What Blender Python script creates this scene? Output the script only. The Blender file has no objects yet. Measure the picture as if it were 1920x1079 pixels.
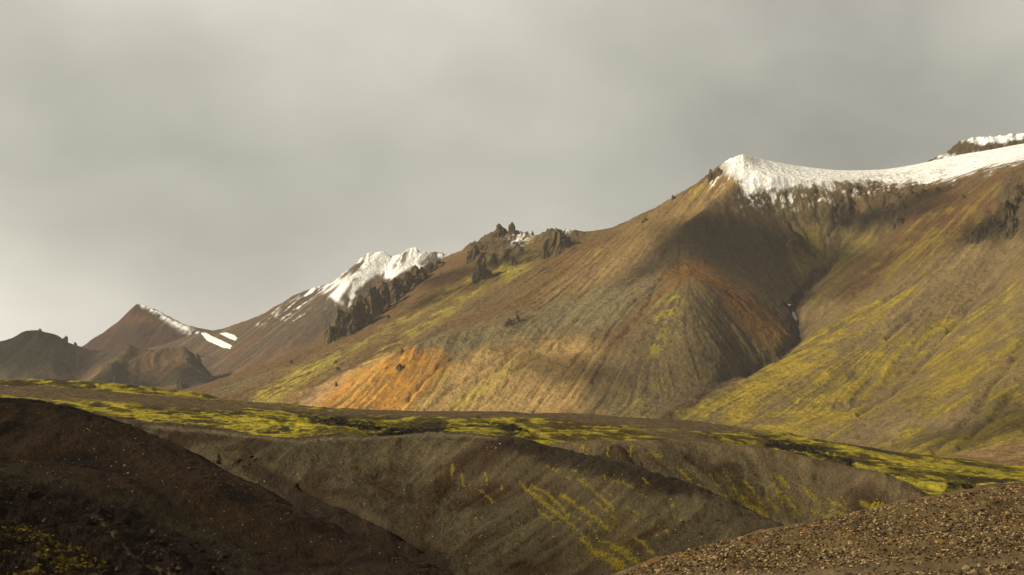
import bpy, math, random, time
import numpy as np
T0 = time.time()
scene = bpy.context.scene
COL = scene.collection
# ------------------------------------------------------------------ camera
F = 3045.0; HOR = 760.0
PITCH = math.atan((HOR - 539.5) / F)
cam_d = bpy.data.cameras.new('camera'); cam = bpy.data.objects.new('camera', cam_d); COL.objects.link(cam)
cam_d.sensor_width = 36.0; cam_d.lens = 36.0 * F / 1920.0
cam_d.clip_start = 0.5; cam_d.clip_end = 60000
cam.location = (0, 0, 0); cam.rotation_euler = (math.radians(90) + PITCH, 0, 0)
scene.camera = cam
# ------------------------------------------------------------------ light and sky
SUN_EL = math.radians(28); SUN_AZ = math.radians(-106)      # azimuth from +Y, clockwise; left and a little behind the camera
sun_dir = np.array([math.sin(SUN_AZ) * math.cos(SUN_EL), math.cos(SUN_AZ) * math.cos(SUN_EL), math.sin(SUN_EL)])
sd = bpy.data.lights.new('sun', 'SUN'); sd.energy = 5.0; sd.angle = math.radians(0.8); sd.color = (1.0, 0.91, 0.73)
so = bpy.data.objects.new('sun', sd); COL.objects.link(so)
from mathutils import Vector
so.rotation_euler = Vector(tuple(sun_dir)).to_track_quat('Z', 'Y').to_euler()
scene.view_settings.view_transform = 'Standard'; scene.view_settings.look = 'None'
scene.view_settings.exposure = 0.42; scene.view_settings.gamma = 1.0
world = bpy.data.worlds.new('World'); scene.world = world; world.use_nodes = True
def build_world():
    nt = world.node_tree; nt.nodes.clear(); N = nt.nodes.new; L = nt.links.new
    out = N('ShaderNodeOutputWorld'); bg = N('ShaderNodeBackground'); L(bg.outputs[0], out.inputs[0])
    sky = N('ShaderNodeTexSky'); sky.sky_type = 'NISHITA'; sky.sun_disc = False
    sky.sun_elevation = SUN_EL; sky.sun_rotation = SUN_AZ
    ss = N('ShaderNodeVectorMath'); ss.operation = 'SCALE'; ss.inputs['Scale'].default_value = 0.08; L(sky.outputs[0], ss.inputs[0])
    tc = N('ShaderNodeTexCoord'); sep = N('ShaderNodeSeparateXYZ'); L(tc.outputs['Generated'], sep.inputs[0])
    # overcast deck: soft diagonal banks
    mp = N('ShaderNodeMapping'); mp.inputs['Rotation'].default_value = (0, math.radians(-24), 0); mp.inputs['Scale'].default_value = (3.0, 2.4, 4.6)
    mp.inputs['Location'].default_value = (0.35, 0.0, 0.55)
    L(tc.outputs['Generated'], mp.inputs[0])
    n1 = N('ShaderNodeTexNoise'); n1.inputs['Scale'].default_value = 1.25; n1.inputs['Detail'].default_value = 8; n1.inputs['Roughness'].default_value = 0.5
    L(mp.outputs[0], n1.inputs['Vector'])
    # height gradient
    r = N('ShaderNodeValToRGB'); L(sep.outputs[2], r.inputs[0])
    e = r.color_ramp.elements
    def srgb(c): return tuple([((v / 255 + 0.055) / 1.055) ** 2.4 for v in c] + [1])
    stops = [(-0.2, (120, 112, 100)), (0.0, (204, 199, 189)), (0.05, (192, 188, 177)), (0.105, (163, 161, 151)),
             (0.15, (158, 156, 146)), (0.20, (172, 169, 158)), (0.26, (193, 189, 178)), (0.42, (128, 124, 112)), (1.0, (88, 84, 76))]
    while len(e) > 1: e.remove(e[-1])
    e[0].position = 0; e[0].color = srgb(stops[1][1])
    for p, c in stops[2:]:
        k = e.new(p); k.color = srgb(c)
    # left-bottom brighter
    m = N('ShaderNodeMath'); m.operation = 'MULTIPLY_ADD'; L(n1.outputs[0], m.inputs[0]); m.inputs[1].default_value = 1.9; m.inputs[2].default_value = 0.30
    m2 = N('ShaderNodeMath'); m2.operation = 'MULTIPLY_ADD'; L(sep.outputs[0], m2.inputs[0]); m2.inputs[1].default_value = -0.46; L(m.outputs[0], m2.inputs[2])
    sc = N('ShaderNodeVectorMath'); sc.operation = 'SCALE'; L(r.outputs[0], sc.inputs[0]); L(m2.outputs[0], sc.inputs['Scale'])
    mx = N('ShaderNodeMix'); mx.data_type = 'RGBA'; mx.inputs[0].default_value = 0.96
    L(ss.outputs[0], mx.inputs[6]); L(sc.outputs[0], mx.inputs[7])
    L(mx.outputs[2], bg.inputs[0]); bg.inputs[1].default_value = 0.78
build_world()
scene.cycles.volume_bounces = 0
# ------------------------------------------------------------------ helpers: projection
cp, sp = math.cos(PITCH), math.sin(PITCH)
def ray(px, py):
    a = (np.asarray(px, float) - 960.0) / F; b = (539.5 - np.asarray(py, float)) / F
    fw = cp - b * sp
    return a / fw, (b * cp + sp) / fw
def P(px, py, Y):
    a, b = ray(px, py); return np.stack(np.broadcast_arrays(a * Y, Y * 1.0, b * Y), -1)
def proj(x, y, z):
    f = y * cp + z * sp; v = -y * sp + z * cp
    return 960.0 + F * x / f, 539.5 - F * v / f
# ------------------------------------------------------------------ noise
_T = np.random.default_rng(5).random((257, 257)).astype(np.float32); _T[256] = _T[0]; _T[:, 256] = _T[:, 0]
_TF = np.ascontiguousarray(_T * 2 - 1).ravel()
def vn(x, y, s=0):
    x = np.asarray(x, float) + s * 37.71; y = np.asarray(y, float) + s * 91.13
    x0 = np.floor(x); y0 = np.floor(y); fx = (x - x0).astype(np.float32); fy = (y - y0).astype(np.float32)
    k = (x0.astype(np.int32) & 255) * 257 + (y0.astype(np.int32) & 255)
    fx = fx * fx * fx * (fx * (fx * 6 - 15) + 10); fy = fy * fy * fy * (fy * (fy * 6 - 15) + 10)
    a = _TF[k]; b = _TF[k + 257]; c = _TF[k + 1]; d = _TF[k + 258]
    return (a + (b - a) * fx) * (1 - fy) + (c + (d - c) * fx) * fy
def fbm(x, y, o=5, s=0, g=0.5, l=2.03):
    t = 0; a = 1.0; n = 0
    for i in range(o):
        t = t + a * vn(x + 17.3 * i, y - 9.1 * i, s + i * 31); n += a; a *= g; x, y = (x * 0.8 - y * 0.6) * l, (x * 0.6 + y * 0.8) * l
    return t / n * 1.6
def ridged(x, y, o=5, s=0, g=0.5):
    t = 0; a = 1.0; n = 0
    for i in range(o):
        t = t + a * (1 - 2.2 * np.abs(vn(x, y, s + i * 31))); n += a; a *= g; x, y = (x * 0.8 - y * 0.6) * 2.1, (x * 0.6 + y * 0.8) * 2.1
    return t / n
def sstep(a, b, x):
    t = np.clip((x - a) / (b - a), 0, 1); return t * t * (3 - 2 * t)
def lin(c):
    c = np.asarray(c, float) / 255; return np.where(c < 0.04045, c / 12.92, ((c + 0.055) / 1.055) ** 2.4)
def bilin(A, fx, fy):
    h, w = A.shape[:2]
    fx = np.clip(fx, 0, w - 1.001); fy = np.clip(fy, 0, h - 1.001)
    ix = fx.astype(np.int32); iy = fy.astype(np.int32); tx = fx - ix; ty = fy - iy
    k = iy * w + ix; B = A.reshape(h * w, -1)
    if B.shape[1] == 1:
        B = B[:, 0]
    else:
        tx = tx[..., None]; ty = ty[..., None]
    return (B[k] * (1 - tx) + B[k + 1] * tx) * (1 - ty) + (B[k + w] * (1 - tx) + B[k + w + 1] * tx) * ty
def blur(A, n=1):
    for _ in range(n):
        B = np.pad(A, ((1, 1), (0, 0)), 'edge'); A = (B[:-2] + 2 * B[1:-1] + B[2:]) / 4
        B = np.pad(A, ((0, 0), (1, 1)), 'edge'); A = (B[:, :-2] + 2 * B[:, 1:-1] + B[:, 2:]) / 4
    return A
# masks on the ground, given by the outline of the patch as it is seen
def stroke(px, py, pts, w):
    out = np.zeros(px.shape); pts = [tuple(p) for p in pts]
    ws = w if isinstance(w, (list, tuple)) else [w] * len(pts)
    x0 = min(p[0] for p in pts) - 3 * max(ws); x1 = max(p[0] for p in pts) + 3 * max(ws)
    y0 = min(p[1] for p in pts) - 3 * max(ws); y1 = max(p[1] for p in pts) + 3 * max(ws)
    m = (px > x0) & (px < x1) & (py > y0) & (py < y1)
    if not m.any(): return out
    X = px[m]; Y = py[m]; o = np.zeros(X.shape)
    for i in range(len(pts) - 1):
        ax, ay = pts[i]; bx, by = pts[i + 1]; dx = bx - ax; dy = by - ay; LL = dx * dx + dy * dy + 1e-9
        t = np.clip(((X - ax) * dx + (Y - ay) * dy) / LL, 0, 1)
        d = np.hypot(X - ax - t * dx, Y - ay - t * dy); ww = ws[i] + (ws[i + 1] - ws[i]) * t
        o = np.maximum(o, np.exp(-(d / ww) ** 2))
    out[m] = o; return out
def poly(px, py, pts, soft=12):
    out = np.zeros(px.shape); a = np.array(pts, float)
    m = (px > a[:, 0].min() - 2 * soft) & (px < a[:, 0].max() + 2 * soft) & (py > a[:, 1].min() - 2 * soft) & (py < a[:, 1].max() + 2 * soft)
    if not m.any(): return out
    X = px[m]; Y = py[m]; ins = np.zeros(X.shape, bool); D = np.full(X.shape, 1e9)
    for i in range(len(a)):
        ax, ay = a[i]; bx, by = a[(i + 1) % len(a)]
        c = ((ay > Y) != (by > Y)) & (X < (bx - ax) * (Y - ay) / (by - ay + 1e-12) + ax); ins ^= c
        dx = bx - ax; dy = by - ay; t = np.clip(((X - ax) * dx + (Y - ay) * dy) / (dx * dx + dy * dy + 1e-9), 0, 1)
        D = np.minimum(D, np.hypot(X - ax - t * dx, Y - ay - t * dy))
    out[m] = sstep(-soft, soft, np.where(ins, D, -D)); return out
def mixc(c, col, m):
    return c + (np.asarray(col) - c) * np.clip(m, 0, 1)[..., None]
# ------------------------------------------------------------------ materials
def mat_new(name, rough=0.95):
    m = bpy.data.materials.new(name); m.use_nodes = True; nt = m.node_tree
    b = nt.nodes['Principled BSDF']; b.inputs['Roughness'].default_value = rough
    b.inputs['Specular IOR Level'].default_value = 0.12
    return m, nt, b
def ground_mat(name, scales, amp=0.35, bump=0.4, bdist=1.0, rough=0.95):
    """vertex colour of the ground times fine noise, with bump; scales = noise cells per metre"""
    m, nt, b = mat_new(name, rough); N = nt.nodes.new; L = nt.links.new
    at = N('ShaderNodeAttribute'); at.attribute_name = 'col'
    tc = N('ShaderNodeTexCoord'); last = None; hs = None
    for i, s in enumerate(scales):
        n = N('ShaderNodeTexNoise'); n.inputs['Scale'].default_value = s; n.inputs['Detail'].default_value = 4; n.inputs['Roughness'].default_value = 0.65
        L(tc.outputs['Object'], n.inputs['Vector'])
        q = N('ShaderNodeMath'); q.operation = 'MULTIPLY_ADD'; L(n.outputs[0], q.inputs[0]); q.inputs[1].default_value = amp * 2 * 2; q.inputs[2].default_value = 1 - amp * 2
        q2 = N('ShaderNodeMath'); q2.operation = 'MAXIMUM'; L(q.outputs[0], q2.inputs[0]); q2.inputs[1].default_value = 0.15
        if last is None: last = q2.outputs[0]; hs = n.outputs[0]
        else:
            k = N('ShaderNodeMath'); k.operation = 'MULTIPLY'; L(last, k.inputs[0]); L(q2.outputs[0], k.inputs[1]); last = k.outputs[0]
            k = N('ShaderNodeMath'); k.operation = 'MULTIPLY_ADD'; L(n.outputs[0], k.inputs[0]); k.inputs[1].default_value = scales[0] / s; L(hs, k.inputs[2]); hs = k.outputs[0]
    v = N('ShaderNodeVectorMath'); v.operation = 'SCALE'; L(at.outputs['Color'], v.inputs[0]); L(last, v.inputs['Scale'])
    L(v.outputs[0], b.inputs['Base Color'])
    bp = N('ShaderNodeBump'); bp.inputs['Strength'].default_value = bump; bp.inputs['Distance'].default_value = bdist
    L(hs, bp.inputs['Height']); L(bp.outputs[0], b.inputs['Normal'])
    return m
def plain_mat(name, c, scale=2.0, amp=0.5, bump=0.5, bdist=0.2, c2=None, rough=0.92):
    m, nt, b = mat_new(name, rough); N = nt.nodes.new; L = nt.links.new
    tc = N('ShaderNodeTexCoord'); n = N('ShaderNodeTexNoise'); n.inputs['Scale'].default_value = scale; n.inputs['Detail'].default_value = 6
    n.inputs['Roughness'].default_value = 0.7; L(tc.outputs['Object'], n.inputs['Vector'])
    r = N('ShaderNodeValToRGB'); L(n.outputs[0], r.inputs[0]); c = np.asarray(c); d = np.asarray(c2) if c2 is not None else c * (1 + amp)
    r.color_ramp.elements[0].position = 0.33; r.color_ramp.elements[1].position = 0.68
    r.color_ramp.elements[0].color = tuple(c * (1 - amp)) + (1,); r.color_ramp.elements[1].color = tuple(d) + (1,)
    L(r.outputs[0], b.inputs['Base Color'])
    bp = N('ShaderNodeBump'); bp.inputs['Strength'].default_value = bump; bp.inputs['Distance'].default_value = bdist
    L(n.outputs[0], bp.inputs['Height']); L(bp.outputs[0], b.inputs['Normal'])
    return m
# ------------------------------------------------------------------ mesh from arrays
def mesh_obj(name, V, Fq, mat, col=None, smooth=True, parent=None):
    me = bpy.data.meshes.new(name); nv = len(V); nf, k = Fq.shape
    me.vertices.add(nv); me.vertices.foreach_set('co', np.ascontiguousarray(V, np.float32).ravel())
    me.loops.add(nf * k); me.loops.foreach_set('vertex_index', Fq.astype(np.int32).ravel())
    me.polygons.add(nf); me.polygons.foreach_set('loop_start', np.arange(nf, dtype=np.int32) * k)
    try: me.polygons.foreach_set('loop_total', np.full(nf, k, np.int32))
    except Exception: pass
    me.polygons.foreach_set('use_smooth', np.full(nf, smooth, bool))
    me.update(calc_edges=True)
    if col is not None:
        a = me.color_attributes.new('col', 'FLOAT_COLOR', 'POINT')
        c4 = np.ones((nv, 4), np.float32); c4[:, :3] = col.reshape(-1, 3); a.data.foreach_set('color', c4.ravel())
    me.materials.append(mat); o = bpy.data.objects.new(name, me); COL.objects.link(o)
    if parent: o.parent = parent
    return o
def grid_faces(nr, nc):
    i = np.arange(nr - 1)[:, None] * nc + np.arange(nc - 1)[None]
    return np.stack([i, i + 1, i + 1 + nc, i + nc], -1).reshape(-1, 4)
# ------------------------------------------------------------------ terrain
def dens(line, step):
    pts = [P(*p) for p in line]; out = []
    for a, b in zip(pts[:-1], pts[1:]):
        n = max(2, int(np.hypot(*(b - a)[:2]) / step)); t = np.linspace(0, 1, n, endpoint=False)[:, None]; out.append(a + (b - a) * t)
    out.append(pts[-1][None]); return np.concatenate(out)
class Field:
    """height over a fan of columns u = x / y and rows y"""
    def __init__(s, u0, u1, y0, y1, cell): 
        s.u0, s.u1, s.y0, s.y1 = u0, u1, y0, y1
        s.nc = int((u1 - u0) * (y0 + y1) / 2 / cell); s.nr = int((y1 - y0) / cell)
    def idx(s, x, y): return (x / y - s.u0) / (s.u1 - s.u0) * (s.nc - 1), (y - s.y0) / (s.y1 - s.y0) * (s.nr - 1)
    def solve(s, lines, soft=1, start=-50.0):
        pts = np.concatenate([dens(l, 3.0) for l in lines])
        Z = None
        for lev in (16, 8, 4, 2, 1):
            nc = max(8, s.nc // lev); nr = max(8, s.nr // lev)
            fx = (pts[:, 0] / pts[:, 1] - s.u0) / (s.u1 - s.u0) * (nc - 1); fy = (pts[:, 1] - s.y0) / (s.y1 - s.y0) * (nr - 1)
            ix = np.rint(fx).astype(int); iy = np.rint(fy).astype(int)
            ok = (ix >= 0) & (ix < nc) & (iy >= 0) & (iy < nr); k = iy[ok] * nc + ix[ok]
            cnt = np.bincount(k, minlength=nc * nr); sm = np.bincount(k, weights=pts[ok, 2], minlength=nc * nr)
            fix = (cnt > 0).reshape(nr, nc); val = (sm / np.maximum(cnt, 1)).reshape(nr, nc)
            if Z is None: Z = np.full((nr, nc), start)
            else:
                gx, gy = np.meshgrid(np.linspace(0, Z.shape[1] - 1, nc), np.linspace(0, Z.shape[0] - 1, nr)); Z = bilin(Z, gx, gy)
            Z[fix] = val[fix]
            dy = (s.y1 - s.y0) / (nr - 1); dx = (np.linspace(s.y0, s.y1, nr) * (s.u1 - s.u0) / (nc - 1))[:, None]
            wx = 1 / dx ** 2; wy = 1 / dy ** 2; wt = 2 * wx + 2 * wy
            for it in range(260 if lev > 1 else 120):
                B = np.pad(Z, 1, 'edge')
                Z = ((B[1:-1, :-2] + B[1:-1, 2:]) * wx + (B[:-2, 1:-1] + B[2:, 1:-1]) * wy) / wt
                Z[fix] = val[fix]
        Z0 = Z; Zb = blur(Z, soft)
        for _ in range(2):
            r = np.where(fix, val - Zb, 0); wgt = blur(fix.astype(float), soft); r = blur(r, soft) / np.maximum(wgt, 0.08); Zb = Zb + r * np.minimum(1, wgt * 3)
        s.Z = blur(Zb, 1); return s
    def rbf(s, pts, smooth=0.0):
        A = np.array([P(*p) for p in pts]); S = 100.0
        X = A[:, :2] / S; n = len(X)
        def k(r2): return 0.5 * r2 * np.log(r2 + 1e-12)
        K = k(((X[:, None] - X[None]) ** 2).sum(-1)) + np.eye(n) * smooth
        M = np.zeros((n + 3, n + 3)); M[:n, :n] = K; M[:n, n] = 1; M[:n, n + 1:] = X; M[n, :n] = 1; M[n + 1:, :n] = X.T
        w = np.linalg.solve(M, np.concatenate([A[:, 2], np.zeros(3)]))
        uu, yy = np.meshgrid(np.linspace(s.u0, s.u1, s.nc), np.linspace(s.y0, s.y1, s.nr)); x = uu * yy / S; y = yy / S
        Z = w[n] + w[n + 1] * x + w[n + 2] * y
        for i in range(n): Z = Z + w[i] * k((x - X[i, 0]) ** 2 + (y - X[i, 1]) ** 2)
        s.Z = Z; return s
    def h(s, x, y):
        fx, fy = s.idx(x, y); return bilin(s.Z, fx, fy)
    def lic(s, cell, n=26, step=1.4, seed=1, wid=(1, 4)):
        """noise smeared down the fall lines: rills and streaks"""
        xs = max(abs(s.u0), abs(s.u1)) * s.y1; x0, x1 = s.u0 * (s.y1 if s.u0 < 0 else s.y0), s.u1 * (s.y1 if s.u1 > 0 else s.y0)
        nx = int((x1 - x0) / cell); ny = int((s.y1 - s.y0) / cell)
        X, Y = np.meshgrid(np.linspace(x0, x1, nx), np.linspace(s.y0, s.y1, ny)); H = blur(s.h(X, Y), 2)
        gy, gx = np.gradient(H, cell); g = np.hypot(gx, gy) + 1e-6; vx = (gx / g); vy = (gy / g)
        rng = np.random.default_rng(seed); ch = []
        for w in wid:
            q = blur(rng.standard_normal((ny, nx)), w); ch.append(q / q.std())
        R = np.stack(ch, -1); D = np.stack([vx, vy], -1); acc = R.copy(); I, J = np.meshgrid(np.arange(nx, dtype=float), np.arange(ny, dtype=float))
        for sg in (1, -1):
            px, py = I.copy(), J.copy()
            for t in range(n):
                d = bilin(D, px, py); px += sg * step * d[..., 0]; py += sg * step * d[..., 1]
                acc += bilin(R, px, py) * (1 - t / n) 
        acc /= acc.reshape(-1, len(wid)).std(0)
        s.L = acc; s.lx0, s.ly0, s.lc = x0, s.y0, ((x1 - x0) / (nx - 1), (s.y1 - s.y0) / (ny - 1)); s.G = g
        return s
    def streak(s, x, y):
        fx = (x - s.lx0) / s.lc[0]; fy = (y - s.ly0) / s.lc[1]; L = bilin(s.L, fx, fy); return L[..., 0], L[..., 1], bilin(s.G, fx, fy)
    def mesh(s, name, mat, dpx, dy, detail, colour, ylog=False):
        nc = int((s.u1 - s.u0) * F / dpx); nr = int((s.y1 - s.y0) / dy)
        yy = np.linspace(s.y0, s.y1, nr) if not ylog else np.exp(np.linspace(math.log(s.y0), math.log(s.y1), nr))
        U, Y = np.meshgrid(np.linspace(s.u0, s.u1, nc), yy); X = U * Y
        Z = s.h(X, Y)
        px0, py0 = proj(X, Y, Z)
        Z = Z + detail(s, X, Y, Z, px0, py0)
        s.ZF = Z; s.fn = (nc, nr, ylog)
        px, py = proj(X, Y, Z); C = colour(s, X, Y, Z, px0, py0)
        o = mesh_obj(name, np.stack([X, Y, Z], -1).reshape(-1, 3), grid_faces(nr, nc), mat, C)
        o['kind'] = 'structure'; s.obj = o; print(name, nc * nr, round(time.time() - T0, 1)); return o
    def hf(s, x, y):
        nc, nr, yl = s.fn
        fy = (y - s.y0) / (s.y1 - s.y0) if not yl else (np.log(y) - math.log(s.y0)) / (math.log(s.y1) - math.log(s.y0))
        return bilin(s.ZF, (x / y - s.u0) / (s.u1 - s.u0) * (nc - 1), fy * (nr - 1))
    def hit(s, px, py):
        """where the sight line through a point of the photograph first meets this ground"""
        a, b = ray(px, py); Y = np.linspace(s.y0 * 1.001, s.y1 * 0.999, 3000); z = s.hf(a * Y, Y); k = np.nonzero(z >= b * Y)[0]
        if len(k) == 0: 
            k = [int(np.argmax(z / Y - b))]
        y = Y[k[0]]; return np.array([a * y, y, float(s.hf(np.array([a * y]), np.array([y]))[0])])
#@@PART2
# ================================================================== MAIN MOUNTAIN
def A(c, k=0.62):
    v = lin(c); g = v.mean(); return np.clip((g + (v - g) * 1.0) * np.array([1.03, 0.97, 0.76]), 0.003, 1) * k
M = Field(-0.37, 0.46, 1250, 3950, 7.0)
skyl = [(1388, 286, 3000), (1362, 300, 3015), (1335, 322, 3040), (1300, 350, 3055), (1262, 370, 3080), (1225, 392, 3105), (1190, 408, 3130), (1145, 428, 3165), (1100, 436, 3200), (1040, 440, 3260), (990, 441, 3300), (940, 430, 3340),
        (880, 462, 3400), (832, 483, 3450), (790, 506, 3475), (740, 538, 3500), (690, 572, 3530), (640, 612, 3560), (612, 645, 3560), (560, 690, 3560), (480, 752, 3560), (400, 803, 3560)]
lines = [skyl,
    [(x, y + 190, Y + 420) for x, y, Y in skyl],
    # spur that runs down from the summit, and the hollow behind it
    [(1395, 322, 2975), (1375, 352, 2945), (1330, 388, 2905), (1290, 415, 2870), (1245, 450, 2820), (1200, 482, 2780), (1140, 528, 2720), (1100, 545, 2695), (1060, 558, 2680), (1000, 590, 2650), (930, 607, 2630), (870, 619, 2610),
     (800, 638, 2590), (750, 658, 2570), (700, 690, 2560), (630, 732, 2550), (570, 764, 2540), (500, 802, 2530)],
    [(1290, 428, 2935), (1200, 500, 2860), (1140, 550, 2805), (1060, 582, 2755), (1000, 612, 2730), (870, 642, 2700), (750, 676, 2665), (630, 748, 2655), (500, 808, 2640)],
    # orange topped spur
    [(1300, 502, 2590), (1302, 530, 2555), (1300, 560, 2510), (1290, 610, 2450), (1282, 650, 2410), (1262, 695, 2370), (1232, 722, 2330), (1185, 755, 2290), (1120, 787, 2260)],
    [(1300, 502, 2590), (1340, 537, 2580), (1390, 580, 2560), (1425, 606, 2545), (1462, 630, 2535)],
    [(1225, 530, 2650), (1265, 512, 2615), (1300, 502, 2590)],
    # hollow in front of the orange ridge face
    [(1350, 600, 2480), (1350, 660, 2410), (1310, 710, 2350), (1270, 745, 2310)],
    # main gully
    [(1556, 420, 2870), (1548, 455, 2830), (1548, 500, 2780), (1515, 545, 2710), (1488, 572, 2660), (1498, 605, 2610), (1500, 632, 2565), (1468, 664, 2490), (1400, 696, 2440), (1340, 722, 2380), (1240, 752, 2300), (1170, 778, 2240), (1080, 802, 2200)],
    [(1435, 385, 2920), (1480, 420, 2880), (1510, 462, 2835), (1548, 500, 2780)],
    [(1620, 400, 2900), (1585, 450, 2840), (1556, 490, 2790)],
    # rim of the snow plateau and its skyline
    [(1395, 322, 2975), (1450, 330, 2960), (1510, 338, 2970), (1570, 342, 2980), (1650, 346, 2995), (1740, 347, 2960), (1790, 336, 2900), (1850, 320, 2820), (1920, 304, 2720), (2000, 285, 2600), (2150, 262, 2400), (2330, 262, 2150), (2420, 330, 1900), (2500, 470, 1600)],
    [(1388, 286, 3000), (1420, 296, 3040), (1480, 309, 3080), (1560, 320, 3150), (1640, 320, 3180), (1680, 316, 3170), (1720, 308, 3150), (1800, 290, 3120), (1850, 282, 3090), (1920, 269, 3050), (2100, 240, 2950)],
    [(1388, 400, 3300), (1560, 420, 3450), (1800, 400, 3450), (2100, 340, 3300)],
    # crag shoulder on the far right
    [(1920, 330, 2640), (1880, 370, 2620), (1850, 400, 2620), (1828, 440, 2610)],
    [(1960, 440, 2430), (1900, 520, 2330), (1850, 600, 2220), (1800, 680, 2120)],
    [(1905, 440, 2520), (1850, 520, 2440), (1790, 600, 2350), (1700, 690, 2220), (1600, 775, 2090)],
    # foot of everything
    [(100, 806, 3000), (200, 812, 2550), (400, 815, 2450), (670, 815, 2370), (930, 817, 2310), (1060, 820, 2220), (1200, 824, 2130), (1350, 828, 2040), (1500, 838, 1940), (1650, 846, 1830), (1800, 857, 1600), (1920, 868, 1480), (2100, 880, 1300)],
    [(0, 830, 2200), (600, 835, 2050), (1000, 840, 1900), (1300, 850, 1700), (1600, 872, 1400), (1800, 884, 1260)],
    [(-100, 880, 1270), (900, 885, 1265), (1900, 886, 1262)],
    [(-120, 800, 3900), (300, 800, 3900)], [(-120, 815, 3000), (-120, 830, 2200)],
]
M.solve(lines, soft=1)
_u, _y = np.meshgrid(np.linspace(M.u0, M.u1, M.nc), np.linspace(M.y0, M.y1, M.nr)); _px, _py = proj(_u * _y, _y, M.Z)
_k = blur(poly(_px, _py, [(1200, 480), (1300, 430), (1420, 560), (1470, 640), (1380, 700), (1300, 770), (1080, 790), (1140, 620)], 25) * (_y > 2150) * (_y < 2760), 4)
M.Z = M.Z * (1 - _k) + blur(M.Z, 22) * _k          # weathered, rounded spur
M.lic(2.1, n=26, step=1.6, seed=4, wid=(0, 5))
crag_zones = [([(870, 460), (940, 424), (990, 440), (985, 470), (935, 500), (905, 530), (895, 500)], 14), ([(1015, 440), (1050, 425), (1090, 440), (1070, 470), (1030, 468)], 10),
    ([(1815, 450), (1850, 395), (1880, 345), (1925, 320), (1960, 330), (1960, 440), (1900, 440), (1850, 450)], 22), ([(1600, 400), (1660, 365), (1740, 350), (1720, 400), (1650, 440), (1610, 430)], 20),
    ([(1540, 380), (1600, 350), (1640, 350), (1590, 420), (1555, 430)], 14), ([(1470, 440), (1500, 440), (1515, 480), (1490, 470)], 8)]
mtn_gullies = [([(1130, 620), (1090, 660), (1040, 720), (1000, 770)], 2.5, 2.0), ([(1190, 560), (1150, 620), (1110, 670), (1060, 740), (1030, 775)], 2.5, 2.4),
    ([(1085, 600), (1020, 660), (960, 700), (900, 765)], 2.5, 2.2), ([(1025, 620), (960, 672), (900, 715), (850, 770)], 2.5, 2.0), ([(985, 640), (910, 690), (850, 730), (800, 772)], 2.5, 2.0),
    ([(860, 660), (810, 700), (770, 745), (745, 775)], 3, 3), ([(835, 665), (800, 712), (765, 750)], 2.2, 2), ([(1240, 520), (1200, 590), (1150, 650), (1110, 720)], 3, 3.0),
    ([(740, 668), (690, 708), (640, 750), (600, 775)], 2, 1.5), ([(860, 672), (780, 672), (700, 730), (640, 768)], 1.8, 1.2),
    ([(1870, 520), (1820, 570), (1780, 625), (1720, 690), (1670, 735), (1610, 775)], 4.0, 6.0), ([(1712, 590), (1690, 610), (1665, 635)], 4, 5),
    ([(1480, 350), (1490, 400), (1515, 440), (1545, 480)], 3.5, 4), ([(1440, 355), (1470, 400), (1500, 445), (1530, 480)], 3, 3.5), ([(1530, 345), (1535, 400), (1545, 430), (1550, 480)], 3.5, 4),
    ([(1600, 350), (1570, 390), (1555, 440)], 3, 4), ([(1660, 380), (1620, 430), (1580, 470), (1552, 500)], 4, 5), ([(1770, 400), (1700, 450), (1640, 500), (1560, 560)], 3, 3), ([(1820, 450), (1750, 500), (1650, 570), (1560, 620)], 3, 2.5),
    ([(1548, 498), (1515, 545), (1488, 572), (1498, 605), (1500, 632), (1468, 664), (1400, 696)], 7, 9), ([(1400, 696), (1340, 722), (1300, 760), (1250, 790)], 5, 5), ([(1360, 690), (1330, 670), (1300, 660)], 3, 3),
    ([(1920, 640), (1880, 700), (1840, 760), (1800, 800), (1750, 840)], 5, 4), ([(1900, 740), (1850, 790), (1800, 830)], 4, 4)]
def m_detail(s, X, Y, Z, px, py):
    f, c, g = s.streak(X, Y); sl = sstep(0.12, 0.45, g)
    rid = np.ones_like(Z)
    sky = np.zeros_like(Z)
    fm = 0.35 + 0.65 * sstep(-.5, .6, fbm(X / 130, Y / 130, 3, 91)); d = (f * 0.6 * fm + c * 0.55) * sl * rid
    d += fbm(X / 90, Y / 90, 5, 3) * 4.0 * (0.35 + 0.65 * sl) + fbm(X / 9, Y / 9, 4, 8) * 0.8
    plate = poly(px, py, [(1388, 280), (1395, 330), (1570, 345), (1740, 348), (1960, 300), (1960, 240), (1640, 316)], 6)
    d *= 1 - 0.75 * plate
    for pts, soft in crag_zones:
        k = poly(px, py, pts, soft); nz = ridged(X / 26, Y / 34, 6, 7, 0.6); d = d + k * (nz * 11 + 3)
    for pts, w, dep in mtn_gullies: d = d - stroke(px + fbm(X / 25, Y / 25, 3, 21) * 5, py, pts, w * 1.4) * dep
    # broken skyline crests
    k = stroke(px, py, [(880, 462), (940, 428), (990, 441)], 12) + stroke(px, py, [(1030, 440), (1050, 437), (1075, 440)], 9) + 0.5 * stroke(px, py, [(1262, 370), (1335, 322), (1365, 300)], 8)
    d = d + k * (ridged(X / 14, Y / 30, 5, 9, 0.65) * 7 + 1)
    return d
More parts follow.
